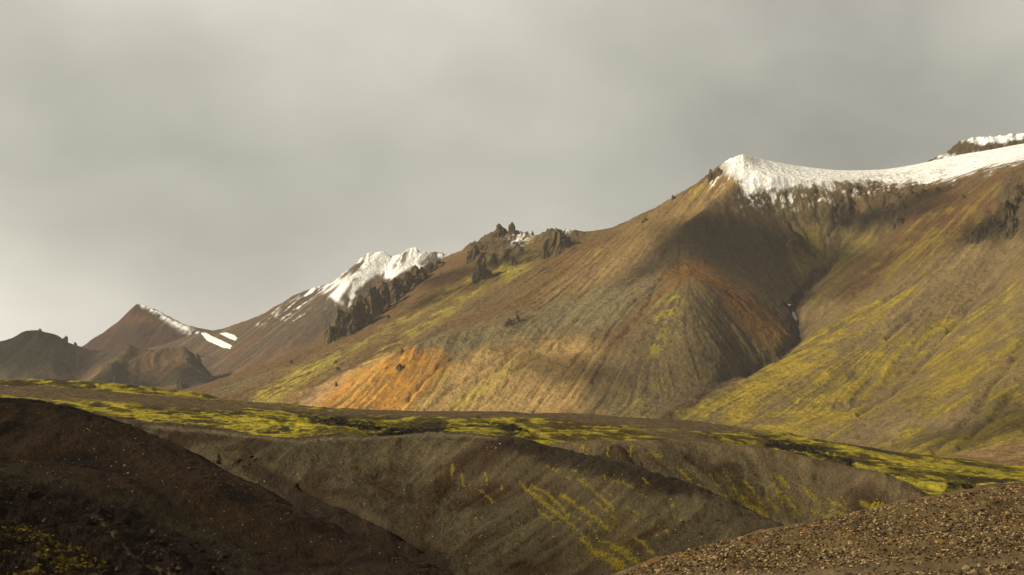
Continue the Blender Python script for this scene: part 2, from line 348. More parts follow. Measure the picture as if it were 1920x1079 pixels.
def m_colour(s, X, Y, Z, px, py):
    f, c, g = s.streak(X, Y); n1 = fbm(X / 160, Y / 160, 5, 11); n2 = fbm(X / 22, Y / 22, 5, 12); n3 = fbm(X / 5, Y / 5, 3, 13)
    wx = px + 10 * n2 + 5 * f; wy = py + 6 * n2 + 3 * n3                    # ragged borders
    brown = A((116, 99, 70)); C = np.broadcast_to(brown, X.shape + (3,)).copy()
    C = mixc(C, A((112, 84, 55)), sstep(-0.2, 0.9, n1 + 0.4 * c) * 0.8); C = mixc(C, A((128, 115, 92)), sstep(0.1, 1.4, -n1 + 0.5 * f))
    # warm rusty brown of the upper left slope
    k = poly(wx, wy, [(640, 600), (830, 482), (1000, 440), (1190, 410), (1180, 470), (1000, 585), (800, 620), (640, 680), (500, 740), (480, 740)], 30); C = mixc(C, A((114, 88, 52)), k * (0.55 + 0.25 * c))
    k = poly(wx, wy, [(1190, 410), (1380, 300), (1390, 345), (1290, 413), (1200, 478), (1140, 525), (1020, 585), (1010, 560)], 9); C = mixc(C, A((150, 126, 88)), k * (0.35 + 0.6 * stroke(px, py, [(1385, 335), (1290, 400), (1200, 465), (1140, 515), (1060, 548)], 26)))
    # grey gravel back of the spur
    k = poly(wx, wy, [(1150, 545), (1060, 560), (1000, 588), (860, 620), (760, 656), (850, 668), (960, 640), (1130, 620), (1190, 580)], 16); C = mixc(C, A((128, 118, 92)), k * 0.85)
    # tan lower face with fine rills
    k = poly(wx, wy, [(850, 680), (960, 640), (1100, 640), (1180, 680), (1120, 775), (730, 785), (820, 730)], 22); C = mixc(C, A((184, 154, 104)), k * 0.85); 
    # dark basalt, with the shade on this side of the spur painted in
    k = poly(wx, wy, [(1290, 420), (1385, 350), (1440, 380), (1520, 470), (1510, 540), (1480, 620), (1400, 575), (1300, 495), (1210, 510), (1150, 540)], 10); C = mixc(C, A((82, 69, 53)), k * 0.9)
    # orange patch
    k = poly(wx, wy, [(752, 656), (790, 660), (835, 662), (845, 690), (800, 735), (760, 782), (560, 782), (610, 735), (690, 690)], 13); C = mixc(C, A((192, 140, 60)), k * np.clip(0.75 + 0.2 * f + 0.35 * n2, 0, 1)); C = mixc(C, A((208, 164, 90)), k * sstep(0, 1.6, c + n1) * 0.7)
    C = mixc(C, A((196, 160, 118)), stroke(wx, wy, [(735, 662), (660, 705), (560, 766)], [5, 10, 16]) * 0.8)
    # pale yellow moss ribbons, left slopes
    mossp = A((186, 172, 70)); mossd = A((128, 118, 34)); mossb = A((176, 160, 34))
    for pts, w, a in [([(690, 640), (620, 680), (560, 715), (480, 765)], [6, 12, 15, 20], .9), ([(920, 500), (860, 545), (780, 590), (700, 640)], [4, 9, 9, 6], .5), ([(1010, 480), (960, 500), (900, 540), (840, 590), (740, 650), (660, 710)], [9, 14, 10, 9, 7, 5], .55),
                      ([(985, 500), (950, 520)], [8, 9], 1.0), ([(925, 495), (945, 500)], [6, 6], .9), ([(780, 585), (720, 615)], [5, 4], .6), ([(1340, 335), (1295, 372)], [4, 3], .9), ([(1000, 445), (985, 465)], [6, 6], .6), ([(1130, 475), (1110, 490)], [6, 6], .5),
                      ([(970, 680), (900, 740), (860, 770)], [10, 14, 14], .5), ([(900, 730), (820, 780)], [8, 10], .4), ([(845, 700), (800, 755)], [7, 9], .4), ([(1180, 720), (1120, 775)], [16, 20], .5), ([(1235, 725), (1190, 760)], [14, 22], .7)]:
        k = stroke(wx, wy, pts, w) * a * sstep(-1.2, 0.9, f + n2 * 1.2); C = mixc(C, mossp, k)
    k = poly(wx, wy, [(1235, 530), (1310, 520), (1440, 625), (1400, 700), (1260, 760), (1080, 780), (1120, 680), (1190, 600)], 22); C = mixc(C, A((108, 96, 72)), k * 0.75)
    # rust along the second spur
    rust = A((126, 90, 40))
    for pts, w, a in [([(1240, 520), (1275, 503), (1310, 503), (1345, 530), (1400, 575), (1440, 610), (1470, 640)], [9, 10, 13, 17, 19, 18, 10], 1.0), ([(1290, 512), (1240, 548), (1205, 585)], [9, 5, 4], .7), ([(1210, 560), (1170, 620), (1130, 670)], [4, 4, 3], .5), ([(1400, 600), (1460, 640)], [30, 20], .5)]:
        C = mixc(C, rust, np.clip(stroke(wx, wy, pts, w) * a * (1.15 + 0.35 * n2), 0, 1))
    C = mixc(C, A((166, 152, 48)), stroke(wx, wy, [(1270, 565), (1252, 610), (1235, 650)], [15, 26, 22]) * sstep(-0.4, 0.9, n2 + n3 * 0.6) * 0.9)
    C = mixc(C, A((96, 84, 30)), poly(wx, wy, [(1400, 620), (1480, 650), (1470, 665), (1400, 700), (1300, 720), (1350, 660)], 20) * sstep(-0.6, 0.8, n2) * 0.7)
    # mossy bowl
    k = poly(wx, wy, [(1500, 430), (1530, 420), (1545, 470), (1545, 510), (1500, 520), (1480, 490)], 10); C = mixc(C, mossd, k * 0.85)
    k = poly(wx, wy, [(1560, 500), (1600, 440), (1660, 400), (1680, 420), (1640, 460), (1570, 530)], 14); C = mixc(C, mossd, k * 0.7 * sstep(-1, 1, f + n2))
    # the great green slope on the right
    k = poly(wx, wy, [(1540, 560), (1700, 480), (1850, 400), (1960, 400), (1960, 860), (1700, 870), (1200, 790), (1330, 735), (1470, 670), (1520, 620)], 18)
    n4 = fbm(X / 55, Y / 55, 5, 14); st = 0.55 * f + 0.35 * c + 0.7 * n1 + 0.75 * n2 + 0.8 * n4 - 0.15 - 0.5 * poly(px, py, [(1960, 380), (1960, 640), (1850, 560), (1700, 620), (1560, 600), (1750, 470)], 60) - 0.35 * poly(px, py, [(1960, 700), (1960, 860), (1650, 860), (1720, 740)], 50)
    C = mixc(C, A((132, 114, 84)), k * 0.8)
    low = sstep(450, 700, py + (1700 - px) * 0.25)
    C = mixc(C, A((118, 106, 42)), k * sstep(-0.7, 0.7, st + low * 0.7 - 0.35) * 0.9)
    C = mixc(C, A((146, 128, 46)), k * sstep(0.2, 1.4, st + low * 0.9 - 0.5))
    for pts, w, a in [([(1850, 455), (1750, 520), (1640, 590), (1540, 650)], [4, 9, 12, 8], .8), ([(1700, 545), (1620, 600), (1500, 680), (1400, 740)], [6, 10, 14, 20], .9), ([(1725, 588), (1700, 610), (1670, 640)], [4, 7, 7], .9), ([(1690, 620), (1640, 680)], [24, 34], .8), ([(1560, 660), (1450, 730), (1380, 780)], [16, 22, 26], .9),
                      ([(1600, 750), (1480, 800), (1380, 795)], [20, 30, 24], .9), ([(1870, 600), (1810, 650)], [9, 16], .7), ([(1830, 610), (1812, 660)], [8, 9], .8), ([(1905, 520), (1890, 600), (1900, 700)], [7, 9, 8], .7), ([(1860, 690), (1760, 720)], [18, 30], .5), ([(1890, 790), (1860, 820)], [12, 10], .8), ([(1750, 820), (1710, 855)], [4, 3], .8)]:
        C = mixc(C, A((160, 140, 50)), stroke(wx, wy, pts, w) * a * sstep(-1.3, 0.6, st))
    C = mixc(C, A((120, 98, 76)), poly(wx, wy, [(1750, 545), (1860, 480), (1900, 500), (1850, 570), (1740, 620)], 22) * 0.6 * sstep(-1, 1, n2 + f))
    C = mixc(C, A((114, 92, 72)), poly(wx, wy, [(1700, 690), (1760, 690), (1720, 760), (1600, 800), (1640, 740)], 18) * 0.55 * sstep(-1, 1, n2 + f))
    C = mixc(C, A((142, 114, 84)), poly(wx, wy, [(1960, 815), (1850, 845), (1720, 865), (1700, 880), (1960, 900)], 8) * 0.9)
    # bare upper right
    k = poly(wx, wy, [(1600, 350), (1760, 345), (1960, 300), (1960, 410), (1850, 440), (1700, 500), (1600, 560), (1560, 560), (1660, 450)], 22); C = mixc(C, A((108, 80, 52)), k * 0.8); C = mixc(C, A((128, 114, 48)), k * sstep(0.3, 1.4, f * 0.7 + n2 + n1) * 0.8)
    for pts, soft in crag_zones: C = mixc(C, A((84, 74, 60)), poly(px, py, pts, soft) * sstep(-0.8, 0.4, ridged(X / 26, Y / 34, 6, 7, 0.6)) * 0.85)
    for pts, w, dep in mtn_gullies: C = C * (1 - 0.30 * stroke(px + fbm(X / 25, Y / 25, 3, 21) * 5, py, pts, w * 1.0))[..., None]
    # darker brown along the main gully
    C = mixc(C, A((72, 58, 46)), stroke(wx, wy, [(1548, 498), (1515, 545), (1488, 572), (1498, 605), (1500, 632), (1468, 664), (1400, 696), (1330, 730), (1250, 785)], [8, 8, 9, 10, 11, 9, 9, 12, 16]) * 0.8)
    fm = 0.3 + 0.7 * sstep(-.5, .6, fbm(X / 130, Y / 130, 3, 91)); C = C * (1 + 0.17 * fm * np.clip(f, -2, 2) + 0.10 * n2 + 0.08 * np.clip(c, -2, 2) + 0.14 * n3 - 0.35 * sstep(1.3, 2.4, -f) * poly(px, py, [(760, 640), (1290, 420), (1540, 500), (1300, 790), (600, 790)], 20))[..., None]
    # snow on the plateau, breaking up below its rim
    snow = np.array([0.80, 0.78, 0.74]) * (1 + 0.06 * n3 + 0.05 * n2)[..., None]
    edge = np.interp(px, [1340, 1380, 1400, 1430, 1480, 1540, 1580, 1650, 1740, 1790, 1850, 1920, 2000], [318, 332, 366, 360, 352, 344, 342, 343, 344, 333, 317, 299, 284])
    sm = sstep(6, -6, py - edge + 9 * n2 + 3 * f + 5 * n3) * sstep(1330, 1372, px + 8 * n2 + (py - 300) * -0.5)
    k2 = stroke(px, py, [(1400, 375), (1480, 372), (1560, 362), (1640, 356), (1700, 352)], [16, 16, 14, 10, 7]) * 0.8 * sstep(0.5, 1.2, f * 0.5 + n3 * 1.2 + n2 * 0.4); k2 = np.maximum(k2, stroke(px, py, [(1340, 345), (1378, 322)], 13) * sstep(0.1, 0.9, f + n3 + n2) * 0.9)
    k2 = np.maximum(k2, 0.9 * (stroke(px, py, [(955, 430), (985, 445), (965, 455)], 10) + stroke(px, py, [(1058, 440), (1066, 441)], 4)) * sstep(0.1, 0.7, n2 + n3 + 0.2))
    sm = np.maximum(sm, k2); sm = sm * (1 - 0.5 * poly(wx, wy, [(1620, 330), (1700, 325), (1800, 310), (1760, 345), (1640, 345)], 10) * sstep(-0.3, 0.8, n2 + n3))
    sm = np.where(Y > 3330, sm * 0, sm) if False else sm
    C = mixc(C, snow, sm); s.snowmask = sm
    return np.clip(C, 0.01, 0.9)
mat_m = ground_mat('mountain scree', (0.45, 0.09), amp=0.30, bump=0.9, bdist=1.5)
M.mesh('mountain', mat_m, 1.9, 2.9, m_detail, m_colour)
# ================================================================== FAR MOUNTAINS
def far_detail(aF, aC, aN, sN):
    def d(s, X, Y, Z, px, py):
        f, c, g = s.streak(X, Y); sl = sstep(0.12, 0.45, g)
        return (f * aF + c * aC) * sl + fbm(X / sN, Y / sN, 6, 17) * aN
    return d
SN = Field(-0.30, 0.03, 3900, 5300, 11)
ssk = [(330, 640, 5180), (370, 626, 5100), (395, 619, 5050), (440, 611, 4980), (470, 600, 4930), (500, 586, 4900), (540, 562, 4870), (580, 541, 4850), (610, 534, 4830), (640, 520, 4800), (662, 498, 4780), (685, 476, 4765), (703, 467, 4760),
       (722, 471, 4750), (738, 482, 4745), (752, 470, 4735), (773, 462, 4725), (790, 470, 4720), (799, 478, 4718), (810, 466, 4715), (835, 477, 4710), (870, 492, 4700), (1000, 540, 4700)]
SN.solve([ssk, [(x, y + 170, Y + 420) for x, y, Y in ssk], [(703, 467, 4760), (655, 530, 4640), (600, 600, 4500)], [(773, 462, 4725), (720, 540, 4600), (660, 620, 4450)], [(738, 486, 4740), (700, 550, 4620)],
    [(330, 660, 5000), (405, 672, 4700), (400, 720, 4400), (380, 760, 4200)], [(100, 795, 4250), (200, 798, 4150), (500, 800, 4000), (1000, 800, 3920)], [(0, 790, 5200), (0, 795, 4600)]], soft=1, start=0)
SN.lic(6, n=24, seed=8, wid=(1, 4))
def sn_detail(s, X, Y, Z, px, py):
    f, c, g = s.streak(X, Y); sl = sstep(0.12, 0.45, g)
    d = (f * 0.9 + c * 1.2) * sl + fbm(X / 60, Y / 60, 5, 17) * 3
    k = stroke(px, py, [(640, 522), (703, 470)], 7) + stroke(px, py, [(745, 482), (773, 466), (800, 480), (835, 480)], 14)
    return d + k * ridged(X / 28, Y / 50, 5, 19, 0.6) * 11
def sn_colour(s, X, Y, Z, px, py):
    f, c, g = s.streak(X, Y); n2 = fbm(X / 40, Y / 40, 5, 12); n1 = fbm(X / 260, Y / 260, 4, 41); n3 = fbm(X / 10, Y / 10, 3, 9); wx = px + 8 * n2 + 4 * f; wy = py + 5 * n2 + 3 * f
    C = np.broadcast_to(A((92, 80, 70)), X.shape + (3,)).copy()
    C = mixc(C, A((112, 86, 66)), sstep(-0.5, 1.2, n1 + 0.5 * c)); C = mixc(C, A((112, 100, 92)), sstep(0.4, 1.6, f) * 0.5)
    C = mixc(C, A((130, 100, 74)), poly(wx, wy, [(620, 620), (480, 740), (380, 780), (370, 730), (480, 680)], 25) * 0.8)
    sn = poly(wx, wy, [(676, 508), (702, 462), (735, 470), (776, 455), (850, 470), (850, 492), (760, 510), (690, 535), (640, 572), (622, 560), (645, 535)], 4)
    sn = np.maximum(sn, poly(wx, wy, [(520, 596), (570, 558), (590, 538), (612, 532), (630, 528), (612, 544), (596, 556), (560, 578)], 4) * sstep(-0.3, 0.4, n3 * 1.3 + 0.25 * f + n2))
    sn = np.maximum(sn, stroke(wx, wy, [(655, 520), (610, 545)], 7))
    sn = np.maximum(sn, stroke(wx, wy, [(620, 565), (560, 600), (490, 615)], [9, 6, 4]) * sstep(0.7, 1.6, f * 0.6 + n3 * 1.2) * 0.6)
    rocky = (stroke(px, py, [(640, 524), (690, 472)], 5) + poly(px, py, [(738, 486), (752, 470), (768, 470), (756, 500), (735, 505)], 6) + poly(px, py, [(785, 495), (800, 478), (812, 462), (838, 478), (830, 500)], 6)) * sstep(-0.4, 0.15, ridged(X / 24, Y / 40, 4, 19) * 0.8 + n3 * 0.5 + 0.12)
    sn = sn * (1 - 0.95 * np.clip(rocky, 0, 1)) * (1 - 0.9 * stroke(px, py, [(640, 565), (668, 525)], 5) * sstep(-0.4, 0.4, n3 + f))
    C = mixc(C * (1 + 0.14 * np.clip(f, -2, 2) + 0.1 * n3)[..., None], np.array([0.80, 0.78, 0.74]), sn * 0.97); return np.clip(C, 0.01, 0.9)
mat_f = ground_mat('far scree', (0.22, 0.05), amp=0.26, bump=0.8, bdist=2.5)
SN.mesh('snowy_mountain', mat_f, 1.9, 5.5, sn_detail, sn_colour)
# red peak
RP = Field(-0.36, -0.12, 4700, 6100, 12)
rsk = [(60, 700, 5750), (100, 680, 5700), (155, 651, 5650), (178, 634, 5620), (200, 622, 5590), (222, 604, 5560), (236, 588, 5540), (256, 567, 5520), (268, 569, 5510), (282, 575, 5490), (312, 592, 5440), (345, 607, 5380), (380, 617, 5300), (410, 620, 5250), (450, 622, 5200), (540, 630, 5200)]
RP.solve([rsk, [(x, y + 120, Y + 420) for x, y, Y in rsk], [(256, 567, 5520), (262, 610, 5400), (262, 680, 5200)], [(345, 607, 5380), (400, 660, 5120), (430, 700, 5000)], [(-60, 790, 5100), (100, 780, 5150), (300, 780, 5000), (500, 780, 4900)], [(-60, 790, 6000), (500, 790, 6050)]], soft=1, start=0)
RP.lic(7, n=22, seed=18, wid=(1, 4))
def rp_colour(s, X, Y, Z, px, py):
    f, c, g = s.streak(X, Y); n2 = fbm(X / 50, Y / 50, 5, 12); n3 = fbm(X / 12, Y / 12, 3, 9); wx = px + 5 * n2 + 3 * f; wy = py + 4 * n2 + 2 * f
    C = np.broadcast_to(A((80, 58, 48)), X.shape + (3,)).copy(); C = mixc(C, A((66, 50, 44)), sstep(-0.3, 1, n2 + 0.3 * f))
    C = mixc(C, A((106, 76, 48)), stroke(wx, wy, [(210, 612), (260, 600), (300, 612)], 8) * 0.7)
    C = mixc(C, A((84, 76, 72)), poly(wx, wy, [(300, 590), (345, 605), (420, 618), (460, 640), (430, 655), (360, 622)], 5))
    sn = np.maximum(stroke(wx, wy, [(262, 570), (300, 592), (345, 618), (385, 632)], [2.5, 5, 7, 4]) * sstep(-0.1, 0.9, f * 0.6 + n3 + n2), stroke(px, py, [(258, 568), (275, 573), (290, 579)], 2) * 0.8)
    return np.clip(mixc(C * (1 + 0.1 * np.clip(f, -2, 2) + 0.12 * n3)[..., None], np.array([0.80, 0.78, 0.74]), sn), 0.01, 0.9)
RP.mesh('red_peak', mat_f, 1.9, 6.5, far_detail(0.9, 1.4, 3.5, 60), rp_colour)
# grey spurs in front of the red peak
GS = Field(-0.37, -0.10, 3700, 5000, 10)
gsk = [(-80, 672, 4650), (-40, 656, 4620), (0, 642, 4600), (28, 630, 4590), (50, 621, 4580), (72, 617, 4570), (88, 622, 4565), (105, 624, 4560), (118, 634, 4555), (130, 641, 4550), (142, 644, 4545), (155, 652, 4540), (180, 654, 4530), (215, 652, 4500), (232, 648, 4470), (245, 645, 4450),
       (262, 654, 4450), (285, 655, 4445), (320, 652, 4440), (350, 648, 4420), (366, 658, 4410), (380, 684, 4390), (395, 702, 4370), (412, 716, 4330), (440, 730, 4280), (480, 740, 4200)]
GS.solve([gsk, [(x, y + 100, Y + 330) for x, y, Y in gsk], [(245, 645, 4450), (212, 678, 4300), (206, 700, 4220), (195, 740, 4080)], [(262, 660, 4430), (232, 690, 4320), (225, 730, 4200)], [(350, 648, 4420), (345, 690, 4270), (325, 730, 4110)],
    [(300, 680, 4380), (290, 730, 4200)], [(110, 630, 4555), (100, 690, 4370), (60, 750, 4150)], [(150, 690, 4440), (140, 740, 4260)], [(-100, 795, 3950), (100, 797, 3950), (300, 798, 3920), (520, 798, 3850)]], soft=1, start=0)
GS.lic(6, n=22, seed=28, wid=(1, 4))
def gs_colour(s, X, Y, Z, px, py):
    f, c, g = s.streak(X, Y); n2 = fbm(X / 45, Y / 45, 5, 12); n1 = fbm(X / 200, Y / 200, 4, 44); n3 = fbm(X / 10, Y / 10, 3, 9); wx = px + 7 * n2 + 3 * f; wy = py + 5 * n2
    C = np.broadcast_to(A((88, 77, 73)), X.shape + (3,)).copy(); C = mixc(C, A((92, 86, 66)), poly(wx, wy, [(0, 650), (80, 620), (150, 655), (90, 700), (0, 720)], 20) * 0.8)
    C = mixc(C, A((110, 90, 74)), poly(wx, wy, [(0, 700), (120, 690), (230, 660), (220, 740), (0, 740)], 20) * 0.8); C = mixc(C, A((118, 92, 66)), poly(wx, wy, [(230, 650), (360, 650), (400, 700), (300, 740), (220, 730)], 16) * 0.8)
    C = mixc(C, A((122, 118, 62)), stroke(wx, wy, [(350, 670), (340, 700), (310, 730)], [9, 12, 10]) * sstep(-0.6, 0.6, n2 + f * 0.4)); C = mixc(C, A((128, 112, 66)), stroke(wx, wy, [(240, 650), (190, 700), (150, 735)], [5, 8, 12]) * 0.6)
    C = mixc(C, A((68, 64, 62)), stroke(wx, wy, [(355, 652), (370, 668), (385, 690)], 6) * 0.8)
    return np.clip(C * (1 + 0.12 * np.clip(f, -2, 2) + 0.12 * n3 + 0.15 * n1)[..., None], 0.01, 0.9)
GS.mesh('far_hill', mat_f, 1.9, 5.5, far_detail(0.9, 1.7, 7.0, 70), gs_colour)
# ================================================================== PLAIN AND RIVER
def sheet(name, x0, x1, y0, y1, z, mat, n=60, bend=None):
    X, Y = np.meshgrid(np.linspace(x0, x1, n), np.linspace(y0, y1, n)); Z = np.full(X.shape, float(z)) 
    if bend: X, Y, Z = bend(X, Y, Z)
    o = mesh_obj(name, np.stack([X, Y, Z], -1).reshape(-1, 3), grid_faces(n, n), mat, np.broadcast_to(A((108, 92, 70)), X.shape + (3,)))
    o['kind'] = 'structure'; return o
sheet('plain', -4500, 4500, -300, 7300, -60.0, ground_mat('plain gravel', (0.05, 0.01), amp=0.2))
# ================================================================== MOORLAND
MR = Field(-0.40, 0.42, 330, 1250, 4)
moor_sky = [(-120, 712, 900), (0, 711, 900), (80, 710, 900), (150, 713, 900), (230, 718, 895), (300, 727, 890), (350, 733, 880), (400, 744, 870), (440, 752, 860)]
mid_sky = [(440, 756, 700), (500, 759, 690), (560, 765, 680), (620, 771, 680), (700, 774, 680), (780, 773, 680), (860, 770, 670), (900, 768, 665), (935, 767, 660), (975, 771, 660), (1010, 777, 665), (1060, 776, 720), (1120, 778, 760), (1200, 782, 780), (1280, 788, 780), (1330, 792, 770)]
right_sky = [(1330, 794, 700), (1400, 801, 680), (1450, 807, 660), (1500, 816, 640), (1560, 828, 620), (1630, 843, 600), (1700, 858, 580), (1760, 868, 570), (1820, 876, 560), (1880, 886, 550), (1960, 896, 540), (2060, 905, 530)]
def back(l, dy, dp): return [(x, y + dp, Y + dy) for x, y, Y in l]
MR.solve([moor_sky, back(moor_sky, 260, 34), [(-120, 724, 760), (0, 724, 760), (150, 730, 750), (300, 741, 740), (400, 750, 720), (440, 754, 700)], [(-120, 728, 640), (0, 727, 640), (150, 733, 630), (300, 745, 620), (430, 757, 620)],
    mid_sky, back(mid_sky, 160, 22), right_sky, back(right_sky, 200, 36),
    [(-120, 742, 560), (0, 742, 560), (100, 744, 555), (220, 752, 545), (330, 764, 540), (440, 772, 545), (520, 772, 560)],
    [(-120, 760, 480), (0, 758, 480), (60, 760, 475), (130, 768, 460), (230, 782, 450), (280, 796, 420), (420, 806, 420)],
    [(-120, 790, 380), (0, 790, 380), (200, 812, 370), (300, 822, 365)],
    [(560, 792, 560), (650, 796, 570), (740, 798, 580), (830, 797, 575), (900, 792, 580)],
    [(300, 815, 370), (440, 820, 380), (560, 836, 385), (700, 834, 400), (820, 822, 420), (900, 824, 410), (1000, 836, 420), (1100, 845, 420)],
    [(960, 788, 600), (1060, 795, 590), (1140, 800, 590), (1240, 806, 570), (1330, 812, 560)], [(1060, 826, 470), (1200, 826, 470), (1300, 838, 470), (1400, 850, 460)],
    [(1380, 830, 560), (1480, 840, 530), (1560, 862, 490), (1640, 880, 460), (1700, 896, 440)], [(1420, 870, 420), (1560, 890, 400), (1700, 930, 380), (1760, 950, 370)],
    [(1800, 905, 450), (1920, 908, 450), (2060, 915, 440)], [(1780, 940, 380), (1920, 935, 380), (2060, 935, 380)],
    [(-120, 835, 335), (400, 850, 335), (1000, 870, 335), (1500, 960, 335), (2000, 1000, 335)],
    [(-120, 815, 1240), (400, 835, 1240), (900, 870, 1240), (1400, 905, 1240), (2000, 910, 1240)], [(700, 860, 1000), (1200, 900, 1000), (1400, 935, 950), (2000, 965, 900)]], soft=3, start=-10)
MR.Z = blur(MR.Z, 2)
MR.lic(1.6, n=16, seed=38, wid=(1, 3))
dark_holes = [([(560, 782), (620, 780), (700, 792), (760, 800), (840, 795), (870, 800), (820, 818), (760, 822), (690, 812), (620, 800)], 7), ([(900, 785), (960, 795), (1010, 815), (960, 812)], 5), ([(1440, 822), (1500, 830), (1600, 858), (1600, 872), (1520, 850), (1440, 836)], 7), ([(1400, 833), (1440, 838), (1460, 846), (1410, 842)], 3), ([(0, 752), (60, 756), (100, 762), (40, 766)], 4), ([(380, 802), (420, 802), (430, 812), (395, 810)], 4), ([(1780, 900), (1830, 905), (1840, 922), (1780, 930)], 6)]
def mr_mask(X, Y, px, py):
    n = fbm(X / 14, Y / 22, 5, 51); wx = px + 16 * n; wy = py + 3.5 * n
    bare = np.zeros(X.shape)
    for pts, sft in [([(-150, 722), (0, 724), (150, 729), (300, 741), (480, 757), (620, 772), (900, 766), (1100, 776), (1340, 790), (1480, 815), (1400, 812), (1280, 806), (1130, 788), (1000, 790), (900, 776), (620, 780), (540, 770), (400, 770), (300, 762), (200, 754), (0, 740), (-150, 740)], 3), ([(560, 771), (900, 766), (1010, 776), (960, 785), (850, 786), (700, 778)], 3), ([(1000, 776), (1200, 784), (1460, 812), (1340, 812), (1200, 802), (1100, 796)], 5), ([(1180, 806), (1300, 812), (1420, 845), (1280, 835)], 5)]:
        bare = np.maximum(bare, poly(wx, wy, pts, sft))
    return bare, n
def mr_detail(s, X, Y, Z, px, py):
    bare, n = mr_mask(X, Y, px, py); f, c, g = s.streak(X, Y)
    lump = ridged(X / 7, Y / 9, 5, 61, 0.55)
    d = (1 - bare) * (lump * 0.26 + n * 0.6) + fbm(X / 45, Y / 45, 4, 63) * 0.8 + 0.12 * f + bare * fbm(X / 2.5, Y / 2.5, 3, 65) * 0.12
    for pts, sft in dark_holes: d = d + poly(px, py, pts, sft + 3) * (ridged(X / 5, Y / 7, 5, 67, 0.6) * 1.7 - 1.3)
    return d
def mr_colour(s, X, Y, Z, px, py):
    bare, n = mr_mask(X, Y, px, py); f, c, g = s.streak(X, Y); n2 = fbm(X / 6, Y / 12, 4, 71); n3 = fbm(X / 1.6, Y / 2.4, 3, 72); lump = ridged(X / 7, Y / 9, 5, 61, 0.55)
    C = np.broadcast_to(A((96, 86, 26)), X.shape + (3,)).copy()
    C = mixc(C, A((62, 50, 24)), sstep(0.0, 0.9, -n2 - 0.4 * n + 0.1)); C = mixc(C, A((176, 164, 38)), sstep(0.0, 0.9, n2 * 0.9 + n3 * 0.35 + n * 0.4 + 0.3 * lump)); 
    k = poly(px, py, [(380, 775), (520, 775), (620, 785), (640, 800), (560, 826), (430, 815), (300, 800), (240, 780), (280, 770)], 14) * sstep(-0.6, 0.8, n2 + n3); C = mixc(C, A((196, 184, 62)), k * 0.85)
    for pts, w in [([(60, 745), (110, 748), (180, 764), (240, 780), (280, 790)], 4), ([(130, 742), (200, 756), (250, 768), (285, 782)], 3.5), ([(0, 741), (45, 748)], 4), ([(180, 722), (240, 734), (300, 742), (360, 745), (440, 757)], 3.5), ([(270, 730), (330, 738)], 2.5), ([(1320, 795), (1400, 803), (1480, 815)], 3), ([(1350, 806), (1420, 812)], 4), ([(950, 790), (1010, 812), (1070, 832), (1100, 838)], 4), ([(1480, 818), (1600, 842), (1700, 866), (1850, 884), (1960, 900)], [4, 6, 8, 8, 6]), ([(1600, 870), (1700, 900), (1760, 915), (1900, 905)], [8, 12, 12, 9]), ([(1080, 792), (1160, 800)], 3)]:
        C = mixc(C, A((184, 170, 54)), sstep(0.35, 0.9, stroke(px + 10 * n, py + 3 * n, pts, w) + 0.3 * n3 + 0.3 * n2) * 0.9)
    C = mixc(C, A((86, 66, 24)), poly(px, py, [(1000, 788), (1120, 792), (1180, 800), (1160, 825), (1080, 828), (1000, 812)], 8) * 0.75 * sstep(0.8, -0.5, n3 + n2))
    C = mixc(C, A((104, 88, 66)) * (1 + 0.25 * n3)[..., None], bare * 0.95)
    for pts, sft in dark_holes: C = mixc(C, A((34, 28, 20)), poly(px + 9 * n, py + 3 * n3, pts, sft) * sstep(-0.5, 0.2, ridged(X / 5, Y / 7, 5, 67, 0.6) * -0.6 + n2 * -0.7 + 0.75))  # black lava, with the shade of the hollows painted in
    return np.clip(C * (1 + 0.15 * n3)[..., None], 0.004, 0.9)
mat_moor = ground_mat('moss and gravel', (1.7, 0.45), amp=0.32, bump=0.9, bdist=0.35)
MR.mesh('moorland', mat_moor, 1.9, 1.15, mr_detail, mr_colour)
# ================================================================== THE NEAR HILLS
def slope_pts(l, dY, slope, dx=0.0):
    out = []
    for x, y, Y in l:
        p = P(x, y, Y); q = p + np.array([dx * dY, -dY, -abs(dY) * slope]); 
        X, Yp = proj(q[0], q[1], q[2]); out.append((float(X), float(Yp), float(q[1])))
    return out
def near_field(name, f, crest, pts, mat, detail, colour, dy, smooth=0.0, back_s=0.55, bd=14, dpx=1.9, stride=1):
    c = crest[::stride]; allp = crest + slope_pts(crest, -bd, back_s) + slope_pts(c, -3.2 * bd, back_s * 0.9) + pts
    f.rbf(allp, smooth); return f.mesh(name, mat, dpx, dy, detail, colour)
mat_dune = ground_mat('dark volcanic gravel', (7.0, 1.8), amp=0.32, bump=0.9, bdist=0.12)
def dune_detail(aF, aC, aN):
    def d(s, X, Y, Z, px, py):
        f, c, g = s.streak(X, Y); n = fbm(X / 12, Y / 12, 5, 81)
        return (f * aF + c * aC) * sstep(0.1, 0.35, g) + n * aN + fbm(X / 2.2, Y / 2.2, 6, 83, 0.62) * 0.22
    return d
MOSS = {}
